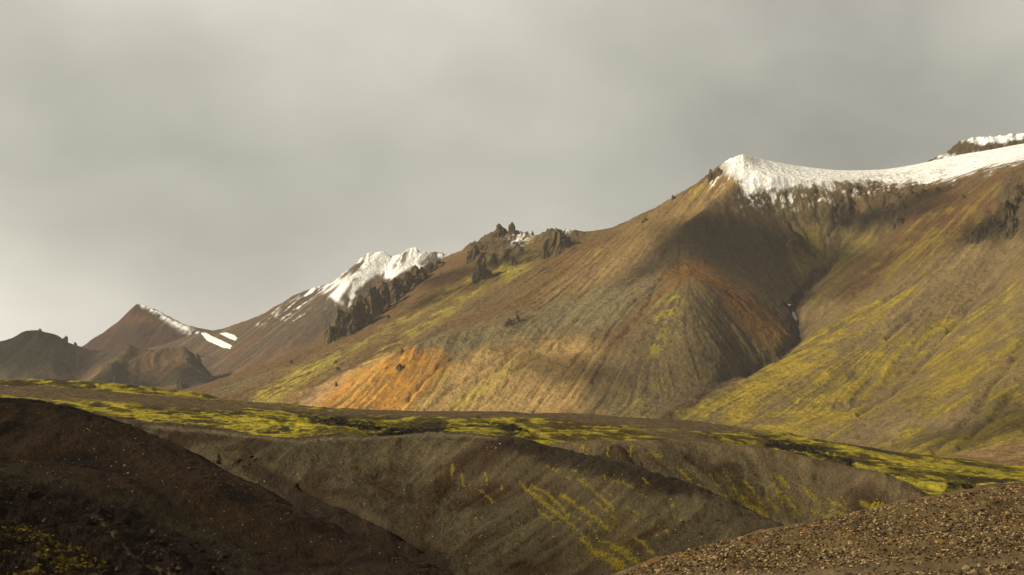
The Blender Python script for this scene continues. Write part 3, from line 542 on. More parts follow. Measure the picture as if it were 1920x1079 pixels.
# right dune
D3 = Field(0.02, 0.33, 215, 400, 1.6)
c3 = [(1000, 846, 345), (1040, 834, 342), (1070, 829, 340), (1110, 827, 340), (1160, 826, 341), (1200, 823, 342), (1250, 826, 345), (1300, 829, 347), (1370, 836, 348), (1440, 845, 346), (1500, 854, 343), (1560, 866, 338), (1620, 881, 332), (1680, 900, 325), (1730, 922, 318), (1762, 940, 312), (1860, 985, 300)]
def face(l, dY, slope, dx=0): return slope_pts(l, dY, slope, dx)
D3pts = face(c3[1:-1:2], 12, .26) + face(c3[1:-1:2], 40, .42, .15) + face(c3[1:-1:2], 80, .42, .15)
near = lambda name, cover: None
def d3_colour(s, X, Y, Z, px, py):
    f, c, g = s.streak(X, Y); n = fbm(X / 8, Y / 8, 5, 91); n3 = fbm(X / 1.2, Y / 1.2, 4, 92); wx = px + 5 * n + 1.5 * f; wy = py + 4 * n
    C = np.broadcast_to(A((108, 96, 78)), X.shape + (3,)).copy(); C = mixc(C, A((70, 58, 44)), sstep(0.0, 1.2, n + 0.4 * c)); C = mixc(C, A((122, 106, 86)), stroke(px, py, [(1100, 830), (1200, 826), (1300, 832), (1440, 850), (1560, 875), (1680, 915), (1740, 940)], [6, 6, 7, 14, 22, 22, 12]) * 0.6)  # sunlit crest painted in as a paler band
    ms = np.zeros(X.shape)
    for pts, w in [([(1142, 840), (1143, 860)], 4), ([(1184, 828), (1183, 855)], 4), ([(1215, 845), (1240, 855)], 5), ([(1220, 885), (1270, 905)], 6), ([(1270, 875), (1300, 905)], 3), ([(1340, 905), (1365, 935)], 4), ([(1400, 905), (1430, 945)], 5), ([(1440, 905), (1475, 930), (1500, 965)], 4), ([(1440, 930), (1460, 955)], 5), ([(1450, 885), (1478, 912)], 6), ([(1505, 915), (1525, 935)], 4), ([(1520, 955), (1550, 965)], 4), ([(1550, 930), (1590, 960)], 3), ([(1485, 950), (1512, 975)], 3), ([(1400, 940), (1440, 975), (1460, 1000)], [8, 12, 12]), ([(1330, 930), (1400, 965)], 7), ([(1435, 850), (1450, 862)], 4), ([(1620, 945), (1645, 955)], 6), ([(1100, 838), (1070, 832)], 5), ([(1550, 955), (1600, 975)], 3), ([(1480, 860), (1495, 866)], 3)]:
        ms = np.maximum(ms, stroke(px + 5 * n, py + 3 * n, pts, np.multiply(w, 0.8).tolist() if isinstance(w, list) else w * 0.8) * (0.95 + 0.35 * fbm(X / 4, Y / 4, 3, 140)))
    for i in range(14):
        x0 = 1290 + 22 * i; y0 = 890 + 18 * math.sin(i * 1.7) + i * 3; ms = np.maximum(ms, stroke(px + 5 * n, py + 2 * n, [(x0, y0), (x0 + 26, y0 + 44)], 1.8) * (0.62 + 0.4 * fbm(X / 3, Y / 3, 3, 141)))
    MOSS['d3'] = (X, Y, ms); C = mixc(C, A((136, 122, 38)), 0.9 * sstep(0.4, 0.95, ms + 0.30 * n3 + 0.45 * fbm(X / 0.22, Y / 0.3, 3, 104)) * (ms > 0.06)); C = mixc(C, A((92, 84, 30)), poly(wx, wy, [(1330, 900), (1500, 900), (1560, 960), (1480, 1010), (1400, 980)], 25) * sstep(-0.3, 0.8, n3 + n) * 0.5)
    return np.clip(C * (1 + 0.10 * np.clip(f, -2, 2) + 0.12 * n3)[..., None], 0.004, 0.9)
D3.rbf(c3 + slope_pts(c3, -14, .45) + slope_pts(c3[::2], -50, .5) + D3pts, 0.0); D3.lic(0.7, n=20, seed=51, wid=(1, 4))
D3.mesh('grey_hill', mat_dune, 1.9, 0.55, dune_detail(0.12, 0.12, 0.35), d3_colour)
# middle dune
D2 = Field(-0.26, 0.24, 140, 300, 1.3)
c2 = [(170, 800, 272), (240, 797, 268), (270, 797, 265), (330, 801, 262), (400, 806, 258), (450, 812, 255), (500, 819, 252), (540, 825, 250), (570, 826, 249), (610, 823, 247), (650, 820, 246), (700, 820, 245), (760, 817, 243), (800, 812, 242), (835, 810, 241), (880, 813, 239), (930, 819, 236), (970, 824, 232), (1000, 829, 229), (1050, 841, 222),
      (1100, 852, 216), (1150, 862, 211), (1200, 876, 206), (1250, 892, 201), (1330, 924, 195), (1400, 956, 190), (1470, 990, 185), (1540, 1025, 181), (1620, 1070, 176)]
D2pts = [(300, 850, 240), (400, 860, 234), (480, 865, 230), (500, 905, 222), (560, 880, 226), (600, 940, 212), (650, 880, 226), (700, 930, 214), (700, 1000, 200), (740, 1040, 193), (800, 870, 228), (800, 960, 208), (830, 1040, 193), (900, 900, 218), (900, 1000, 198), (950, 1070, 184), (1000, 900, 212), (1000, 980, 197), (1080, 940, 200), (1080, 1050, 182),
         (1180, 960, 190), (1180, 1050, 175), (1280, 980, 183), (1300, 1060, 170), (1400, 1040, 170), (1000, 1150, 168), (800, 1120, 176), (600, 1050, 186), (400, 960, 205), (300, 940, 210), (1200, 1150, 160), (1450, 1120, 158), (200, 900, 230)]
def d2_colour(s, X, Y, Z, px, py):
    f, c, g = s.streak(X, Y); n = fbm(X / 7, Y / 7, 5, 101); n3 = fbm(X / 0.9, Y / 0.9, 4, 102); wx = px + 6 * n + 2 * f; wy = py + 5 * n
    C = np.broadcast_to(A((86, 77, 62)), X.shape + (3,)).copy(); C = mixc(C, A((66, 50, 34)), sstep(0.0, 1.1, n + 0.35 * c)); C = mixc(C, A((98, 90, 72)), sstep(0.1, 1.2, -n + 0.3 * f) * 0.7)
    C = mixc(C, A((36, 30, 23)), poly(px + 8 * n + 2 * f, py + 5 * n3, [(905, 814), (960, 820), (1060, 842), (1160, 864), (1260, 896), (1340, 930), (1260, 925), (1180, 905), (1080, 885), (1000, 862), (940, 845)], 9) * 0.8)  # shade below the crest, painted as a dark strip
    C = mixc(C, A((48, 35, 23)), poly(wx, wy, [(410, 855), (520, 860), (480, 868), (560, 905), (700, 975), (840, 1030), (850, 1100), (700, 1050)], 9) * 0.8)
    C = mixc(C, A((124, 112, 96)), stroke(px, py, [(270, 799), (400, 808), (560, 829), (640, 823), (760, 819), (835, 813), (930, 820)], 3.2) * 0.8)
    ms = np.zeros(X.shape)
    for pts, w in [([(975, 905), (1010, 935), (1045, 960), (1075, 985), (1110, 1015)], [3, 6, 7, 4, 2.5]), ([(1000, 912), (1040, 935), (1062, 965)], [3, 4, 4]), ([(1050, 925), (1095, 955), (1145, 990)], [3, 6, 5]), ([(1080, 898), (1110, 915), (1150, 952)], [2.5, 3, 5]), ([(1110, 935), (1160, 975)], 2.5), ([(1010, 955), (1035, 975)], 5), ([(1090, 1010), (1125, 1040), (1165, 1058)], [8, 14, 14]), ([(1120, 1005), (1200, 1050)], 4), ([(1190, 1010), (1235, 1045)], 3), ([(1150, 1025), (1205, 1060)], 9), ([(850, 880), (848, 900)], 4), ([(867, 895), (870, 912)], 3), ([(910, 890), (915, 915)], 2.5), ([(905, 925), (925, 943)], 4), ([(940, 910), (942, 920)], 3), ([(670, 872), (675, 872)], 3), ([(793, 835), (797, 835)], 2.5), ([(1130, 890), (1160, 905)], 2)]:
        ms = np.maximum(ms, stroke(px + 4 * n, py + 2.5 * n, pts, np.multiply(w, 0.8).tolist() if isinstance(w, list) else w * 0.8) * (0.95 + 0.22 * fbm(X / 6, Y / 6, 3, 140)))
    for i in range(16):
        x0 = 985 + 17 * i; y0 = 905 + 45 * math.sin(i * 2.3) + i * 3; ms = np.maximum(ms, stroke(px + 4 * n, py + 2 * n, [(x0, y0), (x0 + 55, y0 + 42 + 6 * math.cos(i))], 1.8) * (0.62 + 0.4 * fbm(X / 2.5, Y / 2.5, 3, 141)))
    MOSS['d2'] = (X, Y, ms); C = mixc(C, A((136, 122, 38)), 0.9 * sstep(0.4, 0.95, ms + 0.30 * n3 + 0.45 * fbm(X / 0.22, Y / 0.3, 3, 104)) * (ms > 0.06)); C = mixc(C, A((84, 72, 28)), poly(wx, wy, [(1020, 930), (1180, 960), (1240, 1060), (1120, 1079), (1030, 1000)], 25) * sstep(-0.2, 0.8, n3 + n) * 0.55)
    return np.clip(C * (1 + 0.10 * np.clip(f, -2, 2) + 0.12 * n3)[..., None], 0.004, 0.9)
D2.rbf(c2 + slope_pts(c2, -12, .45) + slope_pts(c2[::2], -34, .5) + D2pts, 0.00002); D2.lic(0.5, n=18, seed=61, wid=(1, 4))
def d2_detail(s, X, Y, Z, px, py):
    d = dune_detail(0.08, 0.07, 0.30)(s, X, Y, Z, px, py); f, c, g = s.streak(X, Y)
    k = poly(px, py, [(700, 870), (940, 860), (1000, 940), (1000, 1079), (850, 1079), (780, 960)], 40)
    d = d + k * (0.09 * c - 0.10 * np.abs(f))
    d = d - 0.9 * stroke(px, py, [(560, 912), (700, 975), (790, 1025), (850, 1028)], [3, 6, 6, 3]) - 0.7 * stroke(px, py, [(415, 865), (470, 866)], 8) * sstep(-0.2, 0.5, fbm(X / 2, Y / 2, 3, 5))
    return d
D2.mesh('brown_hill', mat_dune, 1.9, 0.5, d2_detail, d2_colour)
# dark near hill
D1 = Field(-0.36, 0.06, 55, 175, 1.0)
c1 = [(-130, 752, 152), (-60, 755, 151), (0, 757, 150), (60, 760, 149), (120, 767, 147), (165, 776, 145), (205, 789, 143), (235, 797, 142), (262, 804, 141), (300, 824, 139), (345, 848, 136), (400, 872, 132), (450, 897, 128), (500, 924, 125), (550, 950, 121), (600, 974, 118), (650, 998, 115), (700, 1021, 112), (770, 1050, 108), (840, 1080, 104), (940, 1125, 98), (1050, 1180, 92)]
D1pts = [(-120, 820, 130), (0, 830, 128), (120, 840, 127), (260, 870, 124), (0, 900, 112), (150, 920, 111), (300, 950, 112), (450, 990, 110), (0, 985, 97), (200, 1010, 98), (400, 1060, 97), (600, 1060, 104), (0, 1079, 84), (300, 1130, 84), (600, 1150, 90), (0, 1200, 68), (400, 1250, 70), (800, 1230, 82), (-120, 1000, 90), (-120, 1200, 64)]
def d1_colour(s, X, Y, Z, px, py):
    f, c, g = s.streak(X, Y); n = fbm(X / 5, Y / 5, 5, 111); n3 = fbm(X / 0.6, Y / 0.6, 4, 112); wx = px + 8 * n; wy = py + 6 * n
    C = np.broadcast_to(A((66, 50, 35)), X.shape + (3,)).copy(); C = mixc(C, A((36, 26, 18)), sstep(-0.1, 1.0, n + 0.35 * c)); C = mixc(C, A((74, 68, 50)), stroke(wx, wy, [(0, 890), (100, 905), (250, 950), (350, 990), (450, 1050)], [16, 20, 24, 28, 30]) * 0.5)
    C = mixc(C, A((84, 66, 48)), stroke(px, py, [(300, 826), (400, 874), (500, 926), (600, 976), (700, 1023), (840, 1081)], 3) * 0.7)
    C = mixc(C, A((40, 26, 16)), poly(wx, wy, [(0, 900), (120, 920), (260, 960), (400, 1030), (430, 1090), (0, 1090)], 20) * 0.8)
    C = mixc(C, A((112, 98, 82)), (stroke(wx, wy, [(175, 970), (200, 990), (235, 1030)], [2, 4, 4]) + stroke(wx, wy, [(235, 1038), (275, 1058), (320, 1082)], [4, 6, 5])) * sstep(-0.3, 0.5, n3 + f * 0.3) * 0.8)
    C = mixc(C, A((120, 106, 24)), poly(wx, wy, [(90, 1010), (130, 1020), (190, 1060), (200, 1085), (40, 1085), (60, 1050)], 10) * sstep(0.0, 0.6, n3 + 0.3 * f) * 0.9)
    return np.clip(C * (1 + 0.10 * np.clip(f, -2, 2) + 0.16 * n3)[..., None], 0.004, 0.9)
D1.rbf(c1 + slope_pts(c1, -8, .42) + slope_pts(c1[::2], -22, .45) + D1pts, 0.00002); D1.lic(0.35, n=18, seed=71, wid=(1, 4))
def d1_detail(s, X, Y, Z, px, py):
    d = dune_detail(0.03, 0.08, 0.22)(s, X, Y, Z, px, py); k = poly(px, py, [(-150, 880), (60, 900), (260, 970), (430, 1079), (430, 1150), (-150, 1150)], 25)
    return d + k * ridged(X / 1.6, Y / 2.2, 5, 113, 0.6) * 0.28
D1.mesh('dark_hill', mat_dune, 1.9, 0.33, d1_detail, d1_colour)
# gravel bank with a track across its foot
GB = Field(-0.10, 0.40, 30, 78, 0.6)
cg = [(980, 1150, 48), (1060, 1108, 49), (1140, 1079, 50), (1220, 1054, 52), (1300, 1031, 54), (1380, 1012, 56), (1470, 992, 57.5), (1560, 974, 59), (1650, 956, 60), (1720, 944, 61.5), (1800, 930, 63), (1860, 922, 64), (1920, 912, 65), (2000, 896, 66), (2100, 880, 67)]
GBpts = [(1300, 1079, 47.5), (1500, 1040, 49), (1700, 1010, 50.5), (1920, 980, 52), (2050, 960, 53), (1500, 1079, 43.5), (1700, 1050, 44.8), (1920, 1030, 46), (2100, 1010, 47), (1500, 1110, 41), (1700, 1070, 42.5), (1920, 1052, 43.6), (2100, 1035, 44), (1600, 1110, 39), (1800, 1079, 40.5), (1920, 1079, 40), (2100, 1060, 40.5), (1200, 1160, 42), (1400, 1200, 36), (1900, 1150, 34), (1000, 1250, 38), (2100, 1150, 34), (1600, 1250, 32)]
track = [(1250, 1092), (1400, 1082), (1560, 1074), (1700, 1066), (1800, 1058), (1960, 1040)]
track2 = [(1380, 1100), (1560, 1092), (1720, 1090), (1960, 1080)]
def gb_colour(s, X, Y, Z, px, py):
    n = fbm(X / 2.2, Y / 2.2, 5, 121); n3 = fbm(X / 0.25, Y / 0.25, 4, 122); wx = px + 6 * n; wy = py + 3 * n
    C = np.broadcast_to(A((120, 102, 74)), X.shape + (3,)).copy(); C = mixc(C, A((80, 62, 44)), sstep(-0.1, 1.0, n)); C = mixc(C, A((120, 104, 82)), stroke(wx, wy, track, 13)); C = mixc(C, A((120, 104, 82)), stroke(wx, wy, track2, 8) * 0.7)
    for pts, w in [([(1260, 1040), (1300, 1032)], 4), ([(1420, 1012), (1400, 1016)], 4), ([(1500, 990), (1550, 978)], 4), ([(1590, 972), (1610, 968)], 4), ([(1700, 965), (1712, 962)], 4), ([(1780, 955), (1792, 950)], 4), ([(1640, 1010), (1648, 1008)], 4), ([(1200, 1062), (1230, 1052)], 4), ([(1880, 990), (1920, 980)], 5), ([(1350, 1035), (1380, 1028)], 3)]:
        C = mixc(C, A((122, 84, 44)), stroke(wx, wy, pts, w) * sstep(-0.6, 0.3, n3))
    for pts, w in [([(1265, 1043), (1295, 1043)], 3.5), ([(1358, 1055), (1385, 1048)], 3.5), ([(1672, 1022), (1695, 1014)], 4), ([(1820, 1008), (1870, 996)], 4), ([(1530, 982), (1560, 976)], 3), ([(1750, 1020), (1765, 1018)], 4)]:
        C = mixc(C, A((160, 124, 44)), stroke(wx, wy, pts, w) * sstep(-0.9, 0.2, n3))
    return np.clip(C * (1 + 0.2 * n3)[..., None], 0.004, 0.9)
def gb_detail(s, X, Y, Z, px, py):
    t = np.maximum(stroke(px, py, track, 12), stroke(px, py, track2, 7)); 
    return (1 - t) * (fbm(X / 0.5, Y / 0.5, 4, 125) * 0.06) + fbm(X / 2.5, Y / 2.5, 4, 126) * 0.12 - 0.10 * t
GB.rbf(cg + slope_pts(cg, -5, .35) + slope_pts(cg[::2], -10, .4) + GBpts, 0.00002)
mat_gb = ground_mat('stony ground', (40.0, 9.0), amp=0.22, bump=0.6, bdist=0.03)
GB.mesh('gravel_bank', mat_gb, 1.9, 0.16, gb_detail, gb_colour)
# ================================================================== FAR ROCK RIM ABOVE THE SNOW (right edge of the view)
RC = Field(0.24, 0.42, 3450, 4050, 6)
rck = [(1735, 300, 3620), (1762, 292, 3610), (1775, 285, 3605), (1790, 275, 3600), (1800, 264, 3600), (1815, 260, 3600), (1850, 259, 3590), (1890, 254, 3580), (1925, 252, 3580), (2000, 246, 3570), (2200, 240, 3560)]
RC.solve([rck, [(x, y - 1 if x > 1800 else y + 10, Y + 140) for x, y, Y in rck], [(1760, 296, 3590), (1800, 277, 3570), (1850, 268, 3560), (1920, 261, 3550), (2200, 252, 3540)], [(1740, 340, 3500), (1800, 330, 3490), (1920, 320, 3480), (2200, 300, 3480)],
    [(1735, 420, 4040), (2200, 420, 4040)], [(1690, 420, 3600), (1690, 440, 3950)]], soft=0, start=350)
def rc_detail(s, X, Y, Z, px, py): return ridged(X / 20, Y / 26, 5, 131, 0.6) * 7 * sstep(3640, 3590, Y) + ridged(X / 14, Y / 20, 4, 137, 0.6) * 4 * stroke(px, py, [(1765, 291), (1800, 264)], 8)
def rc_colour(s, X, Y, Z, px, py):
    n = fbm(X / 18, Y / 18, 5, 133); C = np.broadcast_to(A((92, 80, 62)), X.shape + (3,)).copy()
    C = mixc(C, np.array([0.80, 0.78, 0.74]), sstep(2.5, -2.5, py - np.interp(px, [1790, 1830, 1880, 1930], [258, 271, 266, 259]) + 5 * n) * sstep(1788, 1800, px)); C = mixc(C, np.array([0.8, 0.79, 0.77]), sstep(0.35, 0.8, n) * 0.8)
    return C
RC.mesh('rocky_rim', mat_f, 1.9, 4.0, rc_detail, rc_colour)
# ================================================================== ROCKS
rng = np.random.default_rng(77)
mat_crag = plain_mat('dark crag rock', A((98, 84, 64)), scale=0.12, amp=0.55, bump=0.9, bdist=3.0, c2=A((128, 110, 84)))
mat_crag_pale = plain_mat('pale crag rock', A((120, 104, 80)), scale=0.12, amp=0.5, bump=0.9, bdist=3.0)
def tag(o, label=None, cat=None, group=None, kind=None):
    if label: o['label'] = label
    if cat: o['category'] = cat
    if group: o['group'] = group
    if kind: o['kind'] = kind
    return o
def crag(px, py, wpx, hpx, label, seed, spikes=4, lean=0.0, mat=None, field=None, name='crag', group=None, sharp=1.0, cat='crag'):
    """a jagged outcrop; px, py = where its foot stands, its width and height as seen"""
    f = field or M; p = f.hit(px, py); u = p[1] / F; w = wpx * u / 2; h = hpx * u; r = np.random.default_rng(seed); n = 44 if wpx > 20 else 24
    a, b = np.meshgrid(np.linspace(-1.15, 1.15, n), np.linspace(-1.15, 1.15, n)); 
    q = 0.30 * fbm(a * 2.6, b * 2.6, 5, seed) + 0.12 * fbm(a * 9, b * 5, 3, seed + 3); z = 0.30 * (1 - np.hypot(a, b) * 1.25) + 0.1 * q
    for i in range(spikes + 2):
        sx = r.uniform(-.15, .15) if i == 0 else r.uniform(-.72, .72); sy = r.uniform(-.3, .3); hh = 1.0 if i == 0 else r.uniform(.3, .92) * (1 - .35 * abs(sx)); rr = r.uniform(.26, .42) if i else .40
        d = np.hypot((a - sx) * 1.0, (b - sy) * 0.8) / rr + q; blk = sstep(1.35, 0.85, d) * (1 - 0.38 * np.clip(d, 0, 1.0) * sharp) + 0.10 * fbm(a * 9 + i, b * 4, 3, seed + 40 + i)
        z = np.maximum(z, hh * np.where(d < 1.5, blk, -1))
    z = z + ridged(a * 4.2, b * 2.6, 5, seed + 5, 0.62) * 0.13 * sstep(-.1, .5, z)
    R = np.hypot(a, b); z = np.where(R > 1.0, z - (R - 1.0) * 2.2, z)
    X = a * w + lean * z * h + fbm(a * 4, b * 4 + 7, 3, seed + 9) * w * 0.08; Y = b * w * 0.9 + fbm(a * 4 + 5, b * 4, 3, seed + 11) * w * 0.08
    zz = z * h / max(w, 1e-3); X = X + w * 0.20 * fbm(a * 1.5 + zz * 1.7 + seed, b * 2 - zz * 1.3, 4, seed + 21); Y = Y + w * 0.20 * fbm(b * 2 + zz * 1.9, a * 1.5 + zz * 1.2, 4, seed + 23)
    # the foot follows the ground it stands on
    gz = f.hf(p[0] + X, p[1] + Y) - p[2]; Zf = z * h + gz * np.clip(1 - np.clip(z, 0, 1) * 0.85, 0, 1) - 0.02 * h
    o = mesh_obj(name, np.stack([X, Y, Zf], -1).reshape(-1, 3), grid_faces(n, n), mat or mat_crag, smooth=False); o.location = tuple(p)
    return tag(o, label, cat, group)
wall = [(634, 640, 46, 78, 'tall dark crag at the lower left end of the rock wall below the snowy peak', 4, 0), (654, 632, 46, 76, 'broad dark crag second from the left end of the rock wall', 5, 0), (676, 618, 46, 74, 'dark crag third from the left end of the rock wall', 5, 0), (697, 602, 46, 76, 'forked dark crag rising in front of the lowest snow of the peak', 5, 0),
    (718, 586, 44, 72, 'sharp dark pinnacle in the middle of the rock wall', 4, 0), (740, 568, 46, 62, 'jagged dark crag just right of the middle of the rock wall', 5, 0), (761, 550, 42, 50, 'low toothed crag between the middle pinnacles and the blocky tower', 5, 0), (781, 534, 40, 48, 'blocky dark tower below the highest snow of the peak', 4, 0), (802, 518, 34, 32, 'dark crag right of the blocky tower on the rock wall', 4, 0), (822, 503, 28, 20, 'small dark crag ending the rock wall at the brown skyline', 3, 0)]
for i, (x, y, w, h, l, k, ln) in enumerate(wall): crag(x, y - h * .05, w, h * .76, l, 200 + i, k, ln, group='crags of the rock wall', sharp=.7)
singles = [(616, 643, 12, 12, 'small dark rock at the very foot of the rock wall'), (938, 440, 30, 20, 'flat topped crag on the left of the skyline crown'), (962, 436, 20, 20, 'round knobbed crag on the skyline crown beside snow patches'), (902, 524, 36, 44, 'long dark rib of rock hanging below the skyline crown'), (890, 486, 26, 28, 'brown crag on the slope left of the dark rib'), (925, 500, 18, 26, 'dark crag beside the bright yellow moss patches'), (962, 498, 12, 18, 'small dark rock standing among bright yellow moss'), (998, 438, 6, 8, 'tiny pinnacle on the skyline between crown and pointed crag'),
    (1047, 472, 52, 44, 'pointed dark crag standing alone on the brown skyline'), (1058, 468, 16, 22, 'small rock leaning on the right foot of the pointed skyline crag'), (1208, 416, 12, 9, 'small dark rock on the smooth brown skyline slope'), (1332, 339, 14, 22, 'dark needle of rock on the ridge left of the snowy summit'), (1346, 328, 18, 12, 'low rock between the needle and the snowy summit'), (1262, 374, 9, 8, 'tiny rock step on the left skyline of the summit ridge'),
    (954, 612, 16, 18, 'dark boulder like outcrop on the grey spur, left one of the pair'), (968, 604, 18, 16, 'brown outcrop on the grey spur, right one of the pair'), (754, 661, 8, 9, 'small rock on the crest above the orange scree'), (749, 691, 14, 10, 'dark split rock in the upper orange scree'), (630, 725, 6, 9, 'tiny upright rock on the left edge of the orange scree'), (634, 696, 13, 8, 'dark rock on the brown slope left of the orange scree'), (629, 681, 10, 5, 'flat rock above the dark one on the brown slope'), (725, 692, 5, 4, 'tiny pale rock in the orange scree'),
    (546, 682, 8, 8, 'small dark cone shaped rock far down the left ridge'), (728, 598, 10, 8, 'small brown rock below the rock wall beside moss'), (1487, 470, 26, 32, 'pale brown crag at the left side of the mossy bowl'), (1506, 478, 12, 16, 'dark rock below the pale crag of the mossy bowl'), (1562, 426, 12, 16, 'black rock above the fork of the mossy bowl'), (1575, 420, 14, 14, 'mossy rock right of the black rock above the fork'), (1682, 424, 20, 24, 'dark crag on the brown slope under the snow plateau'), (1694, 396, 10, 22, 'thin mossy rib of rock under the snow plateau'), (1730, 366, 14, 12, 'dark rock just under the rim of the snow plateau'), (1758, 364, 14, 14, 'dark rock under the rim, right of its neighbour'), (1806, 372, 8, 9, 'tiny rust dark rock high on the right slope'),
    (1836, 446, 34, 26, 'dark crag at the left end of the big right hand outcrop'), (1860, 432, 42, 30, 'steep black crag in the middle of the big right hand outcrop'), (1884, 408, 44, 34, 'large ribbed crag of the big right hand outcrop'), (1908, 380, 44, 36, 'highest crag of the big right hand outcrop at the frame edge'), (1904, 436, 46, 28, 'low dark crag under the highest one at the frame edge')]
for i, (x, y, w, h, l) in enumerate(singles): crag(x, y, w, h, l, 300 + i * 3, 3 if w > 12 else 2, 0, cat='crag' if w > 12 else 'rock', name='crag' if w > 12 else 'rock', mat=mat_crag_pale if ('pale' in l or 'grey spur, right' in l) else None, sharp=.8)
crag(123, 638, 12, 11, 'dark rounded rock on the skyline of the left hill', 501, 2, field=GS, name='rock', cat='rock'); crag(141, 646, 8, 6, 'small dark rock lower on the skyline of the left hill', 502, 2, field=GS, name='rock', cat='rock')
crag(75, 620, 8, 4, 'tiny rock on top of the left hill', 503, 2, field=GS, name='rock', cat='rock')
crag(340, 738, 44, 25, 'low dark grey cone of rock behind the moorland', 504, 1, field=GS, sharp=.9); crag(213, 722, 20, 22, 'dark rock fin behind the moorland below the left hills', 505, 2, field=GS)
crag(370, 676, 14, 13, 'dark crumbling rock on the shoulder of the far hill', 506, 3, field=GS, name='rock', cat='rock')
# ================================================================== SNOW PATCHES LYING ON THE FAR SLOPES
mat_snow = plain_mat('old snow', (0.66, 0.64, 0.60), scale=0.05, amp=0.06, bump=0.3, bdist=0.5)
def snow_patch(pts, fields, label, thick):
    a = np.array(pts, float); x0, y0 = a.min(0) - 2; x1, y1 = a.max(0) + 2; st = 1.2
    gx, gy = np.meshgrid(np.arange(x0, x1, st), np.arange(y0, y1, st)); k = poly(gx, gy, pts, 1.0); V = np.zeros(gx.shape + (3,))
    for i in range(gx.shape[0]):
        for j in range(gx.shape[1]):
            if k[i, j] > 0: V[i, j] = min((f.hit(gx[i, j], gy[i, j]) for f in fields), key=lambda p: p[1])
    ok = k > 0.02; c = V[ok].mean(0); dirn = c / np.linalg.norm(c); nv = np.array([0, -0.5, 0.85]); V2 = V + nv * (thick * (0.25 + k[..., None]))
    bot = V - nv * thick * 3; n = gx.size; idx = np.arange(n).reshape(gx.shape); q = ok[:-1, :-1] & ok[1:, :-1] & ok[:-1, 1:] & ok[1:, 1:]
    A4 = np.stack([idx[:-1, :-1], idx[:-1, 1:], idx[1:, 1:], idx[1:, :-1]], -1)[q]; Fc = [A4[:, ::-1], A4 + n]
    e = {}
    for t in A4:
        for s in range(4): e[(t[s], t[(s + 1) % 4])] = 1
    side = [(b_, a_, a_ + n, b_ + n) for (a_, b_) in e if (b_, a_) not in e]; Fc.append(np.array(side)[:, ::-1]); Fc = np.concatenate(Fc)
    W = np.concatenate([V2.reshape(-1, 3), bot.reshape(-1, 3)]) - c; used = np.unique(Fc); mp = np.zeros(2 * n, int); mp[used] = np.arange(len(used))
    o = mesh_obj('snow_patch', W[used], mp[Fc], mat_snow); o.location = tuple(c); tag(o, label, 'snow patch')
snow_patch([(377, 625), (385, 624), (400, 632), (418, 640), (436, 649), (432, 654), (420, 653), (402, 645), (388, 639)], [RP, SN], 'long slanting snow patch right of the red peak', 1.5)
snow_patch([(412, 626), (424, 624), (440, 629), (446, 635), (442, 639), (430, 635), (420, 630)], [RP, SN], 'short snow patch just under the saddle skyline', 1.5)
snow_patch([(425, 663), (427, 665), (420, 676), (415, 684), (411, 684), (415, 674)], [GS, RP, SN], 'small narrow snow patch below the two slanting ones', 1.5)
snow_patch([(1485, 585), (1489, 586), (1492, 592), (1496, 599), (1493, 602), (1489, 597), (1486, 591)], [M], 'lone snow patch in the bottom of the main gully', 0.8)
snow_patch([(1477, 572), (1482, 571), (1484, 573), (1480, 575)], [M], 'tiny snow scrap above the lone patch in the gully', 0.5)
# ================================================================== STONES
ICO = None
def ico(sub):
    import bmesh
    bm = bmesh.new(); bmesh.ops.create_icosphere(bm, subdivisions=sub, radius=1.0); bm.verts.ensure_lookup_table()
    V = np.array([v.co[:] for v in bm.verts]); Fc = np.array([[v.index for v in f.verts] for f in bm.faces]); bm.free(); return V, Fc
ICO1, ICO2, ICO3 = ico(1), ico(2), ico(3)
def stone_shape(seed, base, rough=0.25, flat=0.65):
    V, Fc = base; r = np.random.default_rng(seed); W = V.copy()
    for k in range(7):                                    # chip flat facets off the lump
        n = r.standard_normal(3); n /= np.linalg.norm(n); d = r.uniform(.55, .85); t = W @ n; W = W - np.clip(t - d, 0, None)[:, None] * n
    W *= 1 + rough * 0.4 * fbm(V[:, 0] * 1.7 + seed, V[:, 1] * 1.7 + V[:, 2], 3, seed)[:, None]
    return W * np.array([1.0, r.uniform(.7, 1), flat * r.uniform(.75, 1.15)])
SHAPES1 = [stone_shape(i, ICO1) for i in range(12)]; SHAPES2 = [stone_shape(40 + i, ICO2) for i in range(10)]
mat_st = ground_mat('loose stones', (22.0, 70.0), amp=0.2, bump=0.4, bdist=0.02)
def in_poly(px, py, pts): return poly(px, py, pts, 0.5) > 0.5
